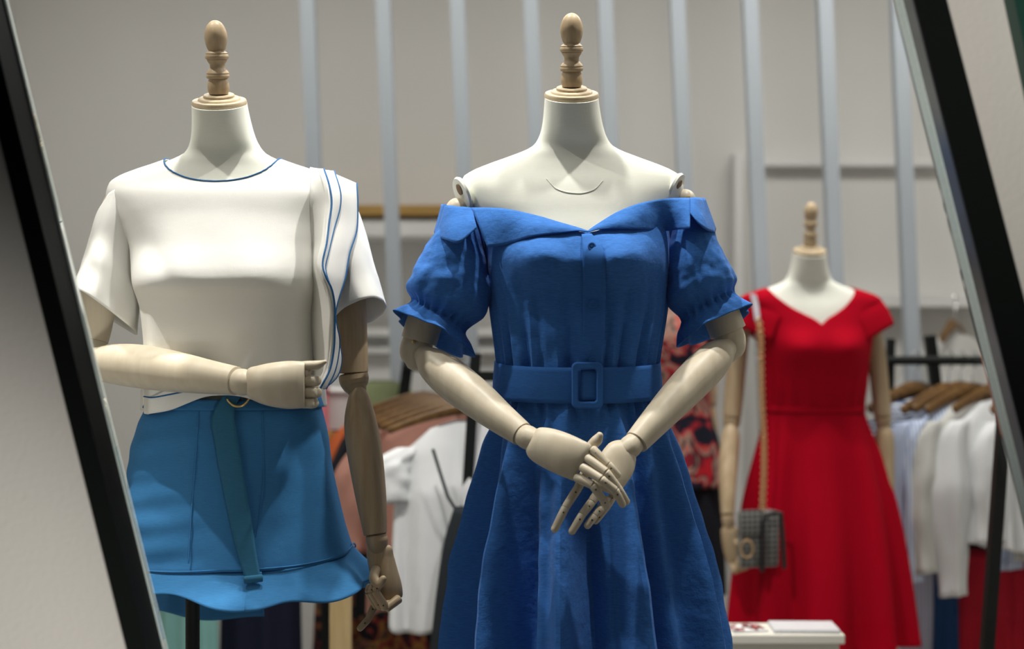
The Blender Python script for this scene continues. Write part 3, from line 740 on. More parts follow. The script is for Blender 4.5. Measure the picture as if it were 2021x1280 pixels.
def tee_sleeve(keys, seed):
    def mod(a, v):
        return 1 + 0.05 * v * math.sin(3 * a + seed) + noise.noise(Vector((math.cos(a) * 1.8 + seed, math.sin(a) * 1.8, v * 4))) * 0.09 * v
    return obj('sleeve', keyloft(keys, 64, 44, mod), M['white'], top_, solid=0.0016)
tee_sleeve([(246,378,2.44,30,-14,.050,0),(238,420,2.44,42,-4,.062,0),(228,480,2.437,46,10,.068,-6),(218,550,2.433,51,24,.074,-18),(210,616,2.43,56,37,.080,-26)], 2.0)
tee_sleeve([(664,378,2.44,30,14,.050,0),(670,420,2.44,40,4,.062,0),(684,490,2.437,45,-6,.068,-8),(698,560,2.433,49,-14,.074,-16),(712,617,2.43,50,-17,.080,-20)], 5.0)
# layered flounces at the right side
LA = [(640,334),(650,365),(655,400),(650,440),(645,480),(637,520),(643,545),(655,570),(661,605),(661,650),(659,690),(651,730),(632,766)]
LBt = [(660,338),(672,380),(671,410),(660,450),(648,500),(642,530),(650,560),(660,600),(664,640),(670,668),(668,700),(660,735),(644,766)]
LC = [(704,362),(706,400),(704,455),(690,500),(681,550),(670,585),(663,612),(662,640),(668,670),(674,700),(673,722),(664,745),(640,766)]
L0 = [(612,330),(612,365),(612,400),(612,440),(612,480),(611,520),(611,545),(611,570),(611,605),(611,650),(612,690),(612,730),(606,764)]
def yfl(py, o):   # depth of the flounces
    return hermite([330, 350, 380, 440, 500, 560, 620, 700, 770], [2.415, 2.375, 2.352, 2.335, 2.312, 2.298, 2.300, 2.312, 2.318])(py) - o
def flounce(name, inner, outer, oi, oo, seed, trim=True):
    I = catmull(inner, 70); O = catmull(outer, 70); rows = []; edge = []
    for k in range(70):
        row = []
        for j in range(9):
            u = j / 8; a = I[k][0] + (O[k][0] - I[k][0]) * u; c = I[k][1] + (O[k][1] - I[k][1]) * u
            Yi = BT.front(min(a, 640), c, 0.0065).y if name == 'overlay_panel' else yfl(c, oi)
            Y = Yi + (yfl(c, oo) - Yi) * (u * u * (3 - 2 * u)) - 0.006 * math.sin(PI * u) * (name != 'overlay_panel') + 0.0009 * max(0, a - 640) * 0.9 + 0.004 * nz((a * .01, c * .01, 0), 1.5, seed)
            row.append(P(a, c, Y))
        rows.append(row); edge.append(row[-1])
    o = obj(name, MB().grid(rows), M['white'], top_, solid=0.0016)
    obj('piping', MB().tube([e + Vector((0, -0.0012, 0)) for e in edge], 0.0016, 8), M['trim_blue'], o, label='dark blue piping')
    return o
flounce('flounce', [(a - 12, c) for a, c in LBt], LC, -0.002, -0.004, 1)
flounce('flounce', [(a - 12, c) for a, c in LA], LBt, 0.006, 0.006, 2)
flounce('overlay_panel', L0, LA, 0.006, 0.018, 3)

# ---- blue shorts
HHW = [(770,160),(785,166),(850,187),(890,194),(960,203),(1020,212),(1080,224),(1130,236)]
HCX = [(770,1146),(890,1139),(960,1144),(1080,1158),(1130,1164)]
HDF = [(770,.100),(850,.118),(960,.130),(1080,.140),(1130,.146)]
HDB = [(770,.095),(850,.118),(960,.130),(1080,.140),(1130,.146)]
BH = Body(443, 213, 1.0, Y0, HHW, HCX, HDF, HDB, 0.90, 0)
shorts = thing('shorts', (P(470, 1100, Y0).x, Y0, P(470, 1250, Y0).z), 'blue high waisted shorts with flared ruffle hem on the left mannequin', 'shorts')
def seam_py(t): return 1061 + 24 * max(0, math.cos(t)) + 60 * max(0, -math.cos(t)) + 20 * max(0, -math.sin(t))
n = 140; rings = []
for i in range(61):
    v = i / 60; r = []
    for j in range(n):
        t = -2 * PI * j / n
        pm = 772 + (seam_py(t) - 772) * v
        q = BH.pt(pm, t, 0.003 + 0.004 * v * math.sin(6 * t + 1) + 0.0035 * math.sin(40 * v + 3 * t) * max(0, -math.sin(t)) * max(0, math.cos(t)))
        q.y += nz(q, 18, 6) * 0.003
        r.append(q)
    rings.append(r)
obj('shorts_panel', MB().loft(rings), M['teal_blue'], shorts, solid=0.0018)
RHW = [(1000,207),(1062,221),(1085,230),(1110,246),(1150,266),(1200,276),(1260,280)]
BR = Body(443, 213, 1.0, Y0, RHW, [(1000,1150),(1062,1156),(1150,1163),(1260,1166)], [(1000,.132),(1080,.140),(1110,.150),(1150,.172),(1260,.180)], [(1000,.132),(1080,.140),(1130,.152),(1260,.178)], 0.90, 0)
def ruffle(side):
    rows = []
    t_front = math.radians(15 if side < 0 else 6)
    for k in range(111):
        u = k / 110
        # from the centre front round one side to the centre back
        t = t_front + (PI - t_front) * u if side > 0 else t_front - (PI + t_front) * u
        row = []
        curl = math.exp(-u / 0.030)
        for j in range(15):
            v = j / 14; ct, st = math.cos(t), math.sin(t)
            s0 = seam_py(t) + 1
            hem = (1106 + 20 * max(0, ct) ** 0.8 + 24 / (1 + math.exp(-(t + 0.10) / 0.12)) + 146 * max(0, -ct) ** 0.6) if side < 0 else (1116 + 30 * max(0, ct) + 70 * max(0, -ct) ** 0.8)
            hem += 5 * math.sin(9 * t + 1)
            pm = s0 + (hem - s0) * v
            off = 0.001 + v * (0.012 + 0.010 * math.sin(8 * t + (0.4 if side > 0 else 2.0)) + 0.004 * math.sin(13 * t)) + (0.006 if side < 0 else -0.004) * curl
            q = BR.pt(pm, t, off)
            q.y += curl * v * (0.030 if side < 0 else 0.012)
            if side < 0: q.x -= 0.012 * math.exp(-u / 0.010) * v
            row.append(q)
        rows.append(row)
    return obj('ruffle', MB().grid(rows), M['teal_blue'], shorts, solid=0.0016)
ruffle(-1); ruffle(1)
for nm, pts, r, mt in (('piping', [(392,790),(390,850),(384,930),(378,1010),(372,1110)], 0.0013, 'teal_blue'), ('fly_seam', [(517,800),(520,880),(520,950),(513,1010),(505,1060)], 0.0010, 'teal_blue'), ('side_seam', [(618,810),(640,880),(648,960),(652,1020),(655,1085)], 0.0013, 'teal_blue')):
    obj(nm, MB().tube([BH.front(a, c, 0.0055) for a, c in catmull(pts, 40)], r, 8), M[mt], shorts)
sp = [BH.pt(seam_py(-2 * PI * j / 100) - 4, -2 * PI * j / 100, 0.0055) for j in range(101)]
obj('hem_seam', MB().tube(sp, 0.0014, 8, False, False), M['teal_blue'], shorts)
# belt strip with D rings
def strap(keys, off, m, parent, name, thick=0.0022):
    rows = []
    for a, c, w, sl in catmull(keys, 60):
        rows.append([BH.front(a + w * (u - 0.5), c + sl * (u - 0.5), off) for u in np.linspace(0, 1, 7)])
    return obj(name, MB().grid(rows), m, parent, solid=thick)
bs = strap([(462,776,40,-4),(447,800,42,-10),(440,824,44,-16),(447,870,45,-8),(457,930,45,-6),(470,1000,44,-5),(481,1060,40,-5),(492,1110,34,-4),(499,1140,31,-4)], 0.016, M['teal_belt'], shorts, 'belt_strap')
mb = MB(); pr = [BH.front(500 + dx, 1142 - 0.12 * dx + dy, 0.0185) for dx, dy in ((-17, 0), (0, 0), (17, 0))]
mb.tube(pr, 0.0062, 12, 0.3, 0.3, 0.55); obj('belt_tip', mb, M['teal_belt'], bs)
for cx_, cy_, rr, a0, a1 in ((470, 778, 23, 0.15, 2.7), (470, 781, 21, 0.4, 2.2)):
    pts = [BH.front(cx_ + rr * math.cos(a), cy_ + rr * math.sin(a), 0.022 + 0.004 * (rr == 21)) for a in np.linspace(a0, a1, 24)]
    obj('belt_ring', MB().tube(pts, 0.0021, 10), M['brass'], shorts, label='pale metal belt ring')
wb = []
for v in range(6):
    wb.append([BH.pt(768 + 20 * v / 5, -2 * PI * j / 100, 0.0075) for j in range(100)])
obj('waistband', MB().loft(wb), M['teal_blue'], shorts, solid=0.002)

# ================================================================= the red dress mannequin
YR_ = 4.0; sr = 0.615
BRd = Body(1592, 499, sr, YR_)
mR = mannequin(BRd, 'distant mannequin in the red dress with both wooden arms hanging down', 0.0, T2, cap_m=M['beech'], tilt=0.28)
def rp(px, py, Y=YR_): return (px, py, Y)
obj('upper_arm', tubepx([(1470,615,4.0,13),(1458,690,4.0,18),(1450,760,4.0,19),(1445,822,3.99,18)], round1=0.1), T2, mR)
obj('elbow_joint', tubepx([(1445,824,3.99,17),(1444,832,3.99,17),(1443,842,3.99,14)], round0=0.2), T2, mR)
obj('forearm', tubepx([(1443,842,3.98,12),(1442,860,3.97,18),(1438,910,3.94,19),(1436,970,3.90,16),(1436,1014,3.88,13)], round0=.6, round1=0.1), T2, mR)
obj('wrist_joint', tubepx([(1436,1016,3.88,12),(1437,1024,3.88,13),(1438,1034,3.88,12)], round0=.2), T2, mR)
h3 = palm([(1438,1034,3.88,9,0,.01,0),(1440,1046,3.88,17,-1,.016,0),(1444,1075,3.88,18,-3,.018,0),(1450,1100,3.88,17,-5,.016,0),(1454,1112,3.88,13,-5,.010,0)], mR, T2)
for k in range(4):
    xx = 1444 + 7 * k; yy = 1112 - 2.5 * k
    obj('finger', finger_mb([P(xx, yy, 3.875), P(xx + 6, yy + 16, 3.86), P(xx + 14, yy + 6, 3.845), P(xx + 13, yy - 12, 3.85)], 0.0078, False), T2, h3)
obj('thumb', tubepx([(1452,1068,3.87,7),(1464,1078,3.85,7),(1470,1094,3.845,6)], 12), T2, h3)
obj('upper_arm', tubepx([(1716,612,4.0,13),(1727,680,4.0,18),(1736,760,4.0,18),(1742,820,3.99,17)], round1=0.1), T2, mR)
obj('elbow_joint', tubepx([(1742,822,3.99,16),(1743,830,3.99,16),(1744,840,3.99,13)], round0=0.2), T2, mR)
obj('forearm', tubepx([(1744,840,3.99,11),(1745,858,3.985,18),(1747,910,3.975,18),(1750,970,3.96,15),(1752,1010,3.95,12)], round0=.6, round1=0.1), T2, mR)
obj('wrist_joint', tubepx([(1752,1012,3.95,11),(1752,1020,3.95,12),(1753,1030,3.95,11)], round0=.2), T2, mR)
h4 = palm([(1753,1030,3.95,9,0,.01,0),(1754,1044,3.95,15,0,.016,0),(1756,1075,3.95,17,0,.018,0),(1757,1100,3.95,15,0,.014,0)], mR, T2)
for k in range(4):
    xx = 1745 + 8 * k
    obj('finger', finger_mb([P(xx, 1098, 3.95), P(xx, 1116, 3.94), P(xx, 1132, 3.945), P(xx - 1, 1144, 3.955)], 0.0075, False), T2, h4)
rd = thing('dress', (P(1605, 800, YR_).x, YR_, 0.25), 'red cap sleeved dress with pointed neckline on the distant mannequin', 'dress')
QHW = [(300,98),(312,136),(325,178),(338,210),(350,222),(380,205),(430,186),(480,176),(540,166),(620,160),(690,152),(740,160),(850,190),(1000,224),(1200,246),(1440,262)]
QCX = [(300,1130),(480,1150),(690,1148),(850,1158),(1200,1166),(1440,1168)]
QDF = [(300,.056),(338,.072),(372,.086),(420,.104),(480,.118),(620,.110),(690,.096),(850,.120),(1200,.17),(1440,.19)]
BQ = Body(1592, 499, sr, YR_, QHW, QCX, QDF, [(300,.062),(372,.092),(480,.10),(690,.085),(850,.12),(1440,.19)], 0.86, 0.038, 62, 45, 60, 505)
def vneck(t):
    """start of the red dress: rounded pointed neckline"""
    if math.cos(t) <= 0: return neck_start(BQ, t, 128, 10, 312)
    pm = 306.0
    while pm < 460:
        xr = abs(BQ.hw(pm) * abs(math.sin(t)) ** BQ.e)
        lim = hermite([300, 330, 370, 395, 412, 428], [138, 124, 86, 48, 18, 0])(pm)
        if xr >= lim: break
        pm += 0.5
    return pm
n = 132; rst = [vneck(-2 * PI * j / n) for j in range(n)]; rings = []
for i in range(101):
    v = i / 100; r = []
    for j in range(n):
        t = -2 * PI * j / n
        pm = rst[j] + (1440 - rst[j]) * v
        g = max(0, (pm - 700) / 740)
        c = math.cos(9 * t + 0.8)
        r.append(BQ.pt(pm, t, 0.005 + g * (0.034 * math.copysign(abs(c) ** .8, c) + 0.006 * math.sin(16 * t)) + 0.003 * max(0, (pm - 540) / 150) * math.sin(20 * t) * (pm < 690)))
    rings.append(r)
obj('dress_body', MB().loft(rings), M['red'], rd, solid=0.002)
def flutter(side):
    rows = []
    for k in range(31):
        u = k / 30; row = []
        for j in range(10):
            v = j / 9; pm = 338 + 12 * 0
            t = side * (PI / 2) + side * (u - 0.5) * 2.2 * -1
            q = BQ.pt(332 + 62 * abs(u - 0.5) * 2, t, 0.002)
            q += Vector((side * (0.040 * v), -0.010 * v * math.cos(t), -0.026 * v - 0.05 * v * v * (0.6 + abs(u - .5)) + 0.006 * v * math.sin(9 * u)))
            row.append(q)
        rows.append(row)
    return obj('cap_sleeve', MB().grid(rows), M['red'], rd, solid=0.002)
flutter(1); flutter(-1)
rw = []
for v in range(4): rw.append([BQ.pt(688 + 6 * v, -2 * PI * j / 80, 0.0085) for j in range(80)])
obj('waist_seam', MB().loft(rw), M['red'], rd, solid=0.002)

# ---- plaid bag on a chain
bag = thing('handbag', (P(1498, 1120, 3.82).x, 3.82, P(1498, 1122, 3.82).z), 'small grey plaid flap handbag hanging on a gold chain from the red dress shoulder', 'bag')
def bagbox(x0, x1, y0, y1, Ya, Yb, bev, skew=0):
    mb = MB(); a, c = P(x0, y1, Ya), P(x1, y0, Ya)
    mb.box((a.x, Ya, a.z), (c.x, Yb, c.z), bev)
    mb.v = [(x, y + (x - a.x) * skew, z) for x, y, z in mb.v]; return mb
obj('bag_body', bagbox(1462, 1543, 1012, 1122, 3.80, 3.865, 0.010, 0.25), M['plaid'], bag)
obj('flap', bagbox(1460, 1509, 1007, 1058, 3.790, 3.80, 0.004, 0.25), M['plaid'], bag)
obj('side_binding', MB().tube([P(a, c, 3.803) for a, c in ((1504, 1124), (1506, 1060), (1507, 1030), (1512, 1016), (1528, 1010), (1541, 1012), (1545, 1060), (1548, 1118))], 0.0065, 10), M['leather'], bag)
obj('clasp', MB().tube([P(1474 + 12 * math.cos(a), 1082 + 17 * math.sin(a), 3.782) for a in np.linspace(0, 2 * PI, 24)], 0.003, 8), M['gold'], bag)
cp = catmull([(1497,628),(1501,660),(1502,720),(1504,800),(1508,870),(1508,930),(1506,980),(1505,1008)], 60)
mb = MB()
tot = [P(a, c, 3.85 - 0.03 * (c > 700) + 0.03 * 0) for a, c in cp]
for k in range(59):
    a, c = tot[k], tot[k + 1]; m_ = (a + c) / 2; d = (c - a).normalized(); Lk = (c - a).length * 0.72
    sv = Vector((1, 0, 0)) if k % 2 else Vector((0.45, 0.9, 0)).normalized()
    mb.tube([m_ + d * Lk * math.cos(q) + sv * 0.0075 * math.sin(q) for q in np.linspace(0, 2 * PI, 12)], 0.0026, 6, False, False)
obj('chain', mb, M['gold'], bag)
obj('strap', MB().tube([P(a, c, Yq) for a, c, Yq in ((1486,578,3.99),(1487,584,3.93),(1491,600,3.885),(1495,630,3.855))], 0.0085, 12, True, True, 0.25), M['grey_strap'], bag)

# ================================================================= the floral blouse mannequin
BF = Body(1284, 512, 0.56, 4.4)
mF = mannequin(BF, 'half hidden mannequin in the floral blouse behind the blue dress', 0.0, T2)
obj('upper_arm', tubepx([(1392,625,4.4,14),(1398,700,4.4,15),(1402,780,4.4,14)], round1=.1), T2, mF)
obj('elbow_joint', tubepx([(1402,782,4.4,13),(1402,790,4.4,13),(1402,800,4.4,11)]), T2, mF)
obj('forearm', tubepx([(1402,802,4.4,10),(1402,840,4.4,14),(1404,900,4.4,13),(1406,950,4.4,10)]), T2, mF)
obj('hand', tubepx([(1406,955,4.4,9),(1408,985,4.4,13),(1410,1010,4.4,9)]), T2, mF)
obj('upper_arm', tubepx([(1182,625,4.4,14),(1176,700,4.4,15),(1172,780,4.4,14)], round1=.1), T2, mF)
obj('elbow_joint', tubepx([(1172,782,4.4,13),(1172,790,4.4,13),(1172,800,4.4,11)]), T2, mF)
obj('forearm', tubepx([(1172,802,4.4,10),(1172,840,4.4,14),(1170,900,4.4,13),(1168,950,4.4,10)]), T2, mF)
obj('hand', tubepx([(1168,955,4.4,9),(1166,985,4.4,13),(1164,1010,4.4,9)]), T2, mF)
fb = thing('blouse', (P(1290, 900, 4.4).x, 4.4, P(1290, 950, 4.4).z), 'red and black floral blouse behind the blue dress', 'blouse')
FHW = [(300,98),(325,178),(350,222),(400,214),(480,200),(600,196),(700,190),(800,205),(900,225),(1010,250)]
BFg = Body(1284, 512, 0.56, 4.4, FHW, CXT, [(300,.056),(372,.09),(480,.13),(700,.12),(1010,.16)], [(300,.062),(480,.11),(1010,.16)], 0.9, 0)
rings = []
for i in range(51):
    pm = 318 + (990 - 318) * i / 50
    rings.append([BFg.pt(pm, -2 * PI * j / 80, 0.004 + max(0, (pm - 600) / 400) * 0.014 * math.sin(11 * 2 * PI * j / 80)) for j in range(80)])
obj('blouse_body', MB().loft(rings), M['floral'], fb, solid=0.002)
for px0, sx in ((1385, 1), (1180, -1)):
    obj('sleeve', keyloft([(px0,612,4.4,16,0,.04,0),(px0 + sx * 4,660,4.4,24,0,.05,0),(px0 + sx * 10,720,4.4,27,0,.055,0)], 32, 16, lambda a, v: 1 + .06 * v * math.sin(6 * a)), M['floral'], fb, solid=.002)
fs = thing('skirt', (P(1300, 1000, 4.4).x, 4.4, P(1300, 1170, 4.4).z), 'black skirt under the floral blouse', 'skirt')
mb = keyloft([(1340,900,4.4,70,0,.12,0),(1344,1000,4.4,78,0,.13,0),(1348,1090,4.4,80,0,.135,0),(1350,1168,4.4,80,0,.14,0)], 64, 20, lambda a, v: 1 + .03 * v * math.sin(9 * a))
obj('skirt_panel', mb, M['black_cloth'], fs, solid=.002)
obj('waistband', keyloft([(1340,894,4.4,70,0,.12,0),(1340,904,4.4,71,0,.122,0)], 64, 4), M['black_cloth'], fs, solid=.003)

# ================================================================= partition bars
ORD = ['leftmost', 'second', 'third', 'fourth', 'fifth', 'sixth', 'seventh', 'eighth', 'ninth', 'tenth']
YB = 4.62
for k, px in enumerate((605, 755, 902, 1047, 1195, 1338, 1482, 1630, 1776)):
    # the bars lean a little, floor to ceiling
    w = 0.023; x0 = (px - CX) / F * YB; lean = 0.040
    z0, z1 = 0.0, 3.0; ztop = CZ + CY / F * YB
    xa = x0 + lean * (ztop - z0); xb = x0 + lean * (ztop - z1)
    mb = MB().prism([(xa - w, z0), (xa + w, z0), (xb + w, z1), (xb - w, z1)], YB, YB + 0.05)
    desc = ['grey vertical partition bar just right of the left finial', 'grey vertical bar passing down behind the left sleeve gap', 'grey vertical bar between the two front mannequins', 'grey vertical bar just left of the middle finial', 'grey vertical bar just right of the middle finial', 'grey vertical bar above the blue right shoulder', 'grey vertical bar left of the distant finial', 'grey vertical bar just right of the distant finial', 'grey vertical bar rightmost before the black window frame'][k]
    tag(obj('partition_bar', mb, M['bar'], None, False), desc, 'bar', 'partition bars behind the mannequins')

# ================================================================= wall furniture
def boxpx(x0, x1, y0, y1, Y, D, bev=0.003):
    a, c = P(x0, y1, Y), P(x1, y0, Y)
    return MB().box((a.x, Y, a.z), (c.x, Y + D, c.z), bev)
ws = thing('wall_shelf', (P(800, 460, 4.95).x, 5.1, P(800, 466, 4.95).z), 'oak shelf board with a white fascia on the back wall', 'shelf')
obj('shelf_board', boxpx(560, 1010, 404, 425, 4.95, 0.345), M['shelf_wood'], ws, False)
obj('fascia', boxpx(560, 1010, 432, 466, 4.97, 0.325), M['panel'], ws, False)
obj('bracket', boxpx(640, 650, 425, 432, 5.0, 0.29, 0.001), M['panel'], ws, False)
obj('bracket', boxpx(940, 950, 425, 432, 5.0, 0.29, 0.001), M['panel'], ws, False)
cb = thing('low_cabinet', (P(800, 1280, 5.0).x, 5.1, 0), 'white panelled low cabinet below the oak shelf', 'cabinet')
a, c = P(560, 660, 4.9), P(1010, 660, 4.9)
obj('cabinet_body', MB().box((a.x, 4.96, 0.0), (c.x, 5.29, a.z), 0.004), M['panel'], cb, False)
obj('cabinet_top', boxpx(552, 1018, 648, 664, 4.90, 0.39), M['panel'], cb, False)
obj('moulding', boxpx(556, 1014, 684, 698, 4.925, 0.04), M['panel'], cb, False)
# panelled wall at the right
b = boxpx(1508, 1990, 312, 328, 5.24, 0.06, 0.004); struct('trim_2', b, M['panel'])
b = boxpx(1620, 2010, 578, 606, 5.18, 0.12, 0.004); tag(obj('wall_ledge', b, M['panel'], None, False), 'white narrow wall ledge behind the right clothes rail', 'ledge')
a, c = P(1450, 300, 5.2), P(1468, 300, 5.2)
struct('trim_3', MB().box((a.x, 5.2, 0), (c.x, 5.3, a.z), 0.004), M['panel'])

# ================================================================= hanging clothes
def make_hanger(name, pos, rot, label, rail_z, group, w=0.20, m=None, th=1.0):
    """wooden hanger at the rail; pos is the middle of the shoulder bar"""
    root = thing(name, pos, label, 'hanger', group)
    R = Matrix.Rotation(rot, 4, 'Z'); o = Vector(pos)
    arm = [(-w, -0.052), (-w * .8, -0.036), (-w * .45, -0.014), (-0.03, 0.0), (0, 0.003), (0.03, 0.0), (w * .45, -0.014), (w * .8, -0.036), (w, -0.052)]
    pts = [o + R @ Vector((x, 0, z)) for x, z in catmull(arm, 30)]
    rad = [th * 0.014 + th * 0.009 * math.exp(-((k - 14.5) / 7) ** 2) for k in range(30)]
    obj('shoulder_bar', MB().tube(pts, rad, 12, 0.6, 0.6, 0.42), m or M['hanger'], root)
    top = rail_z + 0.012 - pos[2]
    hk = [(0, 0.012), (0, top * .55), (0.014, top * .75), (0.018, top), (0.009, top + 0.014), (-0.009, top + 0.014), (-0.018, top), (-0.017, top - 0.008)]
    obj('hook', MB().tube([o + R @ Vector((x * 0.9, 0, z)) for x, z in catmull(hk, 28)], 0.002, 8), M['chrome'], root)
    return root
def hang_top(name, pos, rot, m, label, cat, w=0.20, length=0.5, bw=None, slv=0.25, slr=0.055, flare=1.1, seed=0, neck=0.075, group=None, sl_out=0.07, cuff=None):
    """a blouse or shirt hanging from a hanger whose bar's middle is pos"""
    o = Vector(pos) + Vector((0, 0, 0.004)); R = Matrix.Rotation(rot, 4, 'Z'); bw = bw or w * 0.95
    root = thing(name, (pos[0], pos[1], pos[2] - length), label, cat, group)
    rings = []; n = 64
    for i in range(41):
        v = i / 40; r = []
        for j in range(n):
            t = 2 * PI * j / n; st, ct = math.sin(t), math.cos(t)
            # shoulder line falls away from the neck; the first rows follow it
            x_top = w * (neck / w + (1 - neck / w) * min(1, v / 0.12)) if v < 0.12 else w + (bw * (1 + (flare - 1) * v) - w) * min(1, (v - .12) / .2)
            x = x_top * math.copysign(abs(st) ** 0.8, st)
            zsh = 0.012 - 0.27 * max(0, abs(x) - 0.03) if v < 0.14 else 0
            z0 = 0.012 - 0.27 * max(0, abs(x) - 0.03)
            drop = (length - 0.012) * max(0, v - 0.02)
            z = z0 * (1 - v) - drop + (0.012 * math.sin(3 * t + seed) * v)
            if v == 0 and ct > 0 and abs(x) < neck: z -= 0.03 * (1 - (x / neck) ** 2)
            dep = (0.018 + 0.05 * min(1, v * 3)) * ct
            fold = v * (0.020 * math.sin(x * 60 + seed) + 0.011 * math.sin(x * 105 + 2 * seed))
            q = Vector((x, -dep - fold, z))
            r.append(o + R @ q)
        rings.append(r)
    obj('garment_body', MB().loft(rings), m, root, solid=0.0018)
    if slv:
        for sd in (-1, 1):
            keys = [(w - 0.015, -0.055), (w + 0.02, -0.10), (w + 0.02 + sl_out * .5, -0.06 - slv * .5), (w + sl_out, -0.06 - slv)]
            cen = catmull(keys, 26); rings = []
            for k, (x, z) in enumerate(cen):
                v = k / 25; rr = 0.030 + (slr - 0.030) * min(1, v * 2.5)
                if cuff: w_ = min(1, max(0, (v - .45) / .5)); rr *= 1 - (1 - cuff) * w_ * w_ * (3 - 2 * w_)
                ring = []
                for j in range(32):
                    a = 2 * PI * j / 32
                    kf = 1 + 0.12 * v * math.sin(5 * a + seed) + 0.22 * noise.noise(Vector((math.cos(a) * 2 + seed, math.sin(a) * 2 + sd, v * 4)))
                    ring.append(o + R @ Vector((sd * x + rr * kf * math.cos(a), -rr * kf * 0.8 * math.sin(a), z + 0.15 * rr * math.sin(a))))
                rings.append(ring)
            obj('sleeve', MB().loft(rings), m, root, solid=0.0018)
    return root
def hang_skirt(name, pos, rot, m, label, cat, w=0.15, length=0.6, flare=1.5, seed=0, group=None, depth=0.05):
    o = Vector(pos); R = Matrix.Rotation(rot, 4, 'Z')
    root = thing(name, (pos[0], pos[1], max(0.02, pos[2] - length)), label, cat, group); rings = []; n = 72
    length = min(length, pos[2] - 0.03)
    for i in range(31):
        v = i / 30; r = []
        for j in range(n):
            t = 2 * PI * j / n
            k = 1 + (flare - 1) * v
            f = 0.016 * v * math.sin(9 * t + seed)
            r.append(o + R @ Vector((w * k * math.sin(t), -(depth * k + f) * math.cos(t), -length * v)))
        rings.append(r)
    obj('skirt_panel', MB().loft(rings), m, root, solid=0.0018)
    obj('waistband', MB().loft([[o + R @ Vector((w * 1.02 * math.sin(2*PI*j/n), -depth * 1.05 * math.cos(2*PI*j/n), z)) for j in range(n)] for z in (0.012, -0.03)]), m, root, solid=0.003)
    return root
def rail_mb(a, c, r=0.014): return MB().tube([a, c], r, 14, 0.1, 0.1)
def beam(a, c, w):
    return MB().tube([a, c], w * 0.7071, 4, False, False)

# ---- left clothes rack: its rail runs away from the window
rl = thing('clothes_rack', (-0.2, 3.95, 0), 'black metal clothes rack between the two front mannequins', 'clothes rack')
ZR = 1.173
pB, pA = Vector((-0.092, 3.50, ZR)), Vector((-0.325, 4.42, ZR))
obj('rail', rail_mb(pB, pA, 0.013), M['black_metal'], rl)
obj('post', MB().tube([P(939, 697, 3.5), Vector((P(903, 1280, 3.5).x - 0.03, 3.5, 0.0))], 0.0185, 4, False, False, 1, (0.7, 0.7, 0)), M['black_metal'], rl, False)
obj('post', MB().tube([P(806, 712, 4.42), Vector((P(770, 1000, 4.42).x - 0.1, 4.42, 0.0))], 0.024, 4, False, False, 1, (0.7, 0.7, 0)), M['black_metal'], rl, False)
obj('post', MB().tube([P(1120, 697, 3.5), Vector((P(1160, 1280, 3.5).x, 3.5, 0.0))], 0.0185, 4, False, False, 1, (0.7, 0.7, 0)), M['black_metal'], rl, False)
obj('crossbar', MB().tube([P(939, 742, 3.5), P(1120, 742, 3.5)], 0.0165, 4, False, False, 1, (0, 0.7, 0.7)), M['black_metal'], rl, False)
def on_rail(u, dz=-0.085): 
    q = pB.lerp(pA, u); return Vector((q.x, q.y, q.z + dz))
HG = 'wooden hangers on the left rack'
lst = [(0.06, 'front most wooden hanger on the left rack, holding the white blouse'), (0.18, 'wooden hanger second from the front of the left rack'), (0.30, 'wooden hanger third from the front of the left rack'), (0.42, 'wooden hanger fourth from the front of the left rack'), (0.56, 'wooden hanger holding the dusty rose blouse on the left rack'), (0.72, 'wooden hanger at the far end of the left rack')]
for u, lb in lst:
    make_hanger('clothes_hanger', on_rail(u), 0.10, lb, ZR, HG, th=0.62)
hang_top('blouse', on_rail(0.06) + Vector((-0.005, 0, -0.045)), 0.10, M['white_cloth'], 'white wide sleeved blouse hanging on the left rack behind the dark camisole', 'blouse', 0.165, 0.52, 0.175, 0.13, 0.062, 1.12, 1.0, sl_out=0.02)
cam_p = on_rail(-0.01)
cm = thing('camisole', (cam_p.x + 0.02, 3.44, P(900, 1300, 3.44).z), 'charcoal strappy camisole dress hanging before the white blouse', 'camisole')
mb = keyloft([(925,1000,3.43,28,0,.02,0),(921,1060,3.43,42,0,.03,0),(915,1150,3.43,50,0,.04,0),(908,1320,3.43,60,0,.05,0)], 48, 24, lambda a, v: 1 + .07 * v * math.sin(7 * a))
obj('camisole_body', mb, M['charcoal'], cm, solid=.002)
obj('shoulder_strap', MB().tube([P(a, c, 3.43) for a, c in ((855,888),(868,930),(884,980),(903,1010))], 0.004, 8), M['charcoal'], cm)
obj('shoulder_strap', MB().tube([P(a, c, 3.43) for a, c in ((975,888),(968,930),(955,980),(945,1010))], 0.004, 8), M['charcoal'], cm)
hang_top('blouse', on_rail(0.34) + Vector((-0.01, 0, -0.02)), 0.10, M['rust'], 'dusty rose blouse behind the white blouse on the left rack', 'blouse', 0.19, 0.55, 0.19, 0.32, 0.06, 1.1, 2.0)
hang_top('blouse', on_rail(0.50) + Vector((-0.02, 0, -0.02)), 0.10, M['black_cloth'], 'black blouse behind the dusty rose blouse', 'blouse', 0.19, 0.6, 0.19, 0.40, 0.05, 1.1, 3.0)
hang_top('blouse', on_rail(0.64) + Vector((-0.02, 0, -0.02)), 0.10, M['orange'], 'orange blouse showing at the shoulder behind the black one', 'blouse', 0.20, 0.5, 0.20, 0.3, 0.05, 1.1, 4.0)
hang_top('dress', on_rail(0.78) + Vector((-0.09, 0, -0.05)), 0.10, M['dark_floral'], 'dark patterned dress hanging behind the lowered wooden hand', 'dress', 0.17, 0.95, 0.19, 0.25, 0.05, 1.25, 5.0)
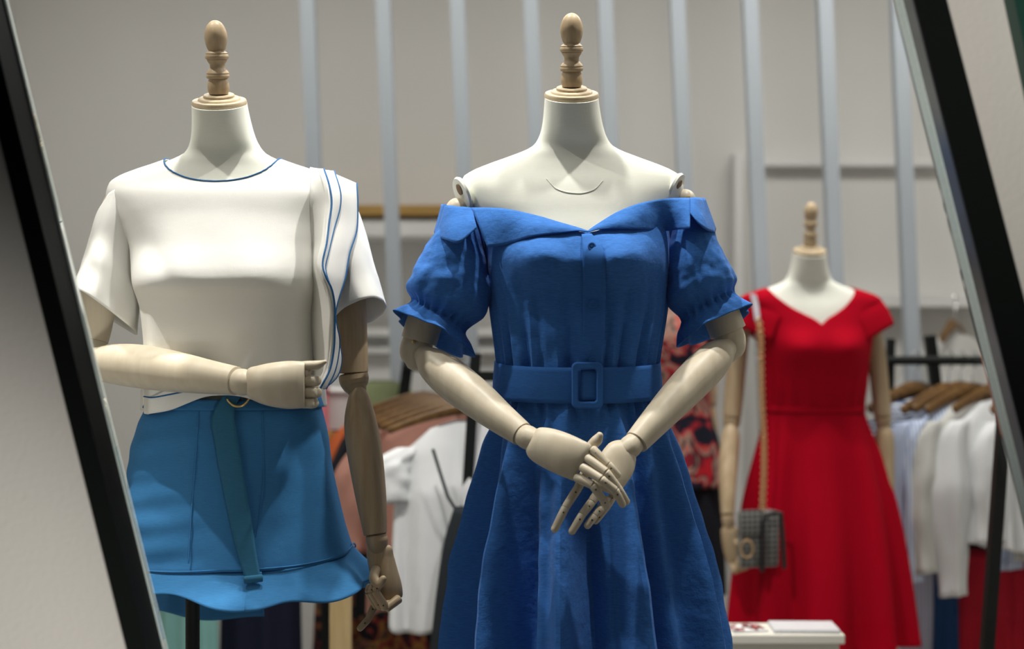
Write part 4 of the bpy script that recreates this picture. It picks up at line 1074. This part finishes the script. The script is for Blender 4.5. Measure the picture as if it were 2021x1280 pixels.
hang_top('blouse', on_rail(0.95) + Vector((-0.10, 0.1, 0.02)), 0.10, M['olive'], 'sage green blouse at the far end of the left rack', 'blouse', 0.13, 0.5, 0.14, 0.15, 0.04, 1.1, 6.0)

# second rack far left under the shorts
for (px, Y, ztop, w, ln, mk, lb) in ((372, 3.9, 0.86, .075, .8, 'aqua', 'aqua trousers hanging low behind the stand pole'), (515, 4.0, 0.90, .105, .85, 'dark_navy', 'midnight blue skirt hanging behind the shorts'), (628, 4.3, 1.12, .030, .5, 'pink', 'pink scarf showing beside the wooden fist')):
    hang_skirt('trousers' if mk == 'aqua' else ('skirt' if mk == 'dark_navy' else 'scarf'), ((px - CX) / F * Y, Y, ztop), 0.0, M[mk], lb, 'trousers' if mk == 'aqua' else ('skirt' if mk == 'dark_navy' else 'scarf'), w, ln, 1.15, px)
lr = thing('clothes_rail', (P(480, 1100, 4.0).x, 3.95, 0), 'low black clothes rail hidden behind the blue shorts', 'clothes rail')
xa, xb = P(300, 0, 3.95).x, P(650, 0, 3.95).x
obj('rail', rail_mb(Vector((xa, 3.95, 0.91)), Vector((xb, 3.95, 0.91)), 0.012), M['black_metal'], lr)
for x in (xa + .01, xb - .01): obj('post', MB().tube([(x, 3.95, 0), (x, 3.95, 0.92)], 0.014, 4, False, False), M['black_metal'], lr, False)
wc = thing('white_column', (P(662, 1000, 4.35).x, 4.4, 0), 'white square display column right of the blue shorts', 'column')
a, c = P(632, 776, 4.35), P(700, 776, 4.35)
obj('column_shaft', MB().box((a.x, 4.35, 0.0), (c.x, 4.50, a.z), 0.004), M['panel'], wc, False)
obj('column_cap', MB().box((a.x - .006, 4.344, a.z), (c.x + .006, 4.506, a.z + .012), 0.003), M['panel'], wc, False)
a, c = P(650, 1120, 3.3), P(690, 1120, 3.3)
tag(obj('wooden_post', MB().box((a.x, 3.3, 0.0), (c.x, 3.35, a.z), 0.003), M['post_wood'], None, False), 'pale oak upright post below the right edge of the shorts', 'post')
# flowers on the column between the arm and the rack
fv = thing('flower_vase', (P(735, 800, 4.55).x, 4.55, 0), 'tall sage vase of dried pink and green flowers behind the hanging arm', 'vase')
q = P(735, 830, 4.55)
obj('vase', MB().lathe([(0, 0), (0.07, 0), (0.075, 0.3), (0.05, q.z - 0.1), (0.035, q.z), (0.030, q.z), (0.0, q.z - 0.05)], (q.x, 4.55, 0), (0, 0, 1), 28), M['olive'], fv)
for k in range(16):
    a = random.uniform(0, 2 * PI); rr = random.uniform(0.01, 0.075); h = random.uniform(0.02, 0.12)
    tip = q + Vector((rr * math.cos(a), rr * math.sin(a) * .6, h))
    st = obj('flower', MB().tube([q + Vector((0, 0, -0.03)), tip], 0.0018, 6).ball(tip, random.uniform(.010, .017), (1, 1, .8), 10), M[random.choice(['rust', 'olive', 'post_wood', 'offwhite_cloth', 'olive'])], fv)

# ---- right clothes rack
rr_ = thing('clothes_rack', (P(1870, 1000, 3.95).x, 3.95, 0), 'black metal clothes rack at the right beside the red dress', 'clothes rack')
YK = 4.20; ZK = CZ - 71 / F * YK
ra, rb = P(1752, 712, YK), P(2080, 708, YK); ra.z = rb.z = ZK
obj('rail', rail_mb(ra, rb, 0.0135), M['black_metal'], rr_)
obj('post', MB().tube([P(1758, 668, YK + .02), Vector((P(1758, 0, YK).x - 0.03, YK + .02, 0))], 0.016, 4, False, False, 1, (0.7, 0.7, 0)), M['black_metal'], rr_, False)
obj('post', MB().tube([P(1835, 662, YK + .10), P(1850, 790, YK + .12), Vector((P(1870, 0, YK).x, YK + .15, 0))], 0.022, 4, False, False, 1, (0.7, 0.7, 0)), M['black_metal'], rr_, False)
obj('post', MB().tube([P(1990, 700, 3.30), P(1948, 1280, 3.30), Vector((P(1925, 0, 3.3).x, 3.30, 0))], 0.019, 4, False, False, 1, (0.7, 0.7, 0)), M['black_metal'], rr_, False)
obj('post', MB().tube([(rb.x, YK, ZK + .05), (rb.x + .03, YK, 0)], 0.018, 4, False, False, 1, (0.7, 0.7, 0)), M['black_metal'], rr_, False)
lz = P(1870, 1075, 4.34).z
obj('lower_rail', rail_mb(Vector((ra.x, 4.34, lz)), Vector((rb.x, 4.34, lz)), 0.011), M['black_metal'], rr_)
obj('crossbar', MB().tube([P(1990, 712, 3.30), Vector((P(1990, 0, 3.3).x + 0.32, YK, ZK))], 0.014, 4, False, False), M['black_metal'], rr_, False)
HR = 'wooden hangers on the right rack'
rt = 0.55
def on_k(px, dz=-0.082): q = P(px, 700, YK); return Vector((q.x, YK, ZK + dz))
tops = [
 (1808, 'blouse', M['stripe_c'], 'navy and white striped blouse peeking out beside the red dress hip', dict(w=.19, length=.36, slv=.12, slr=.05, sl_out=.04), 'leftmost wooden hanger on the right rack'),
 (1873, 'shirt', M['stripe_a'], 'pale blue striped shirt, first large one from the left on the right rack', dict(w=.19, length=.44, slv=.42, slr=.042, sl_out=.03), 'second wooden hanger from the left on the right rack'),
 (1896, 'shirt', M['stripe_b'], 'blue and white striped shirt with its collar up between two blue white tops', dict(w=.185, length=.42, slv=.46, slr=.042, sl_out=.03), 'third wooden hanger from the left on the right rack'),
 (1920, 'blouse', M['offwhite_cloth'], 'off white knitted blouse left of the white blouse on the right rack', dict(w=.185, length=.40, slv=.43, slr=.058, sl_out=.03, cuff=.85), 'fourth wooden hanger from the left on the right rack'),
 (1972, 'blouse', M['white_cloth'], 'white full sleeved blouse hanging nearest the black rack leg', dict(w=.185, length=.435, slv=.50, slr=.066, cuff=.62, sl_out=.015), 'fifth wooden hanger from the left on the right rack'),
 (2045, 'blouse', M['white_cloth'], 'white blouse at the frame edge right of the black rack leg', dict(w=.185, length=.44, slv=.34, slr=.055, sl_out=.02), 'rightmost wooden hanger on the right rack beside the window frame'),
]
for k, (px, nm, m, lb, kw, hl) in enumerate(tops):
    q = on_k(px, -0.085 - (0.004 if k % 2 else 0))
    make_hanger('clothes_hanger', q, rt, hl, ZK, HR, 0.19)
    hang_top(nm, q + Vector((0, 0, -0.035)), rt, m, lb, 'shirt' if nm == 'shirt' else 'blouse', seed=k * 1.3, **kw)
for k, (px, mk, lb, w, fl_) in enumerate(((1812, 'mauve', 'grey mauve striped skirt low on the right rack', .050, 1.15), (1858, 'navy', 'navy blue skirt low between grey and burgundy ones', .050, 1.2), (1938, 'burgundy', 'burgundy skirt left of the black rack leg', .095, 1.35), (2045, 'burgundy', 'burgundy skirt right of the black rack leg', .10, 1.3))):
    hang_skirt('skirt', (P(px, 0, 4.34).x, 4.34, lz - 0.02), 0.0, M[mk], lb, 'skirt', w, .66, fl_, k)
# high rail with a hanger behind the right rack
hw_ = make_hanger('clothes_hanger', P(1885, 640, 4.9), 1.0, 'single wooden hanger on the wall above the right rack', P(1885, 596, 4.9).z, None, 0.16)
hang_top('blouse', P(1885, 668, 4.9), 0.5, M['offwhite_cloth'], 'cream blouse hanging on the wall behind the right rack', 'blouse', 0.17, .6, None, .3, .05, 1.1, 7)

# ================================================================= table with magazines
tb = thing('display_table', (P(1550, 1280, 3.2).x, 3.31, 0), 'cream display table with magazines at the lower right', 'table')
ztb = P(1550, 1252, 3.2).z; xa, xb = P(1395, 0, 3.2).x, P(1668, 0, 3.2).x
obj('tabletop', MB().box((xa, 3.2, ztb - .022), (xb, 3.33, ztb), .003), M['table'], tb, False)
obj('table_body', MB().box((xa + .008, 3.212, 0), (xb - .010, 3.32, ztb - .022), .003), M['table'], tb, False)
def magazine(px0, px1, Ya, Yb, h, rot, label, m):
    a, c = P(px0, 0, Ya).x, P(px1, 0, Ya).x
    mb = MB().box((a, Ya, ztb + .0005), (c, Yb, ztb + h), .001)
    ctr = Vector(((a + c) / 2, (Ya + Yb) / 2, 0)); Rm = Matrix.Rotation(rot, 3, 'Z')
    mb.v = [tuple(Rm @ (Vector(v) - ctr) + ctr) for v in mb.v]
    root = thing('magazine', (ctr.x, ctr.y, ztb), label, 'magazine')
    obj('pages', mb, M['paper'], root, False)
    mc = MB().box((a + .002, Ya + .003, ztb + h), (c - .002, Yb - .003, ztb + h + .0012)); mc.v = [tuple(Rm @ (Vector(v) - ctr) + ctr) for v in mc.v]
    obj('cover', mc, m, root, False)
magazine(1440, 1512, 3.22, 3.30, .004, 0.20, 'open magazine with dark cover beside the blue dress', M['photo'])
magazine(1530, 1660, 3.21, 3.31, .008, -0.03, 'thick white magazine at the right end of the display table', M['paper'])
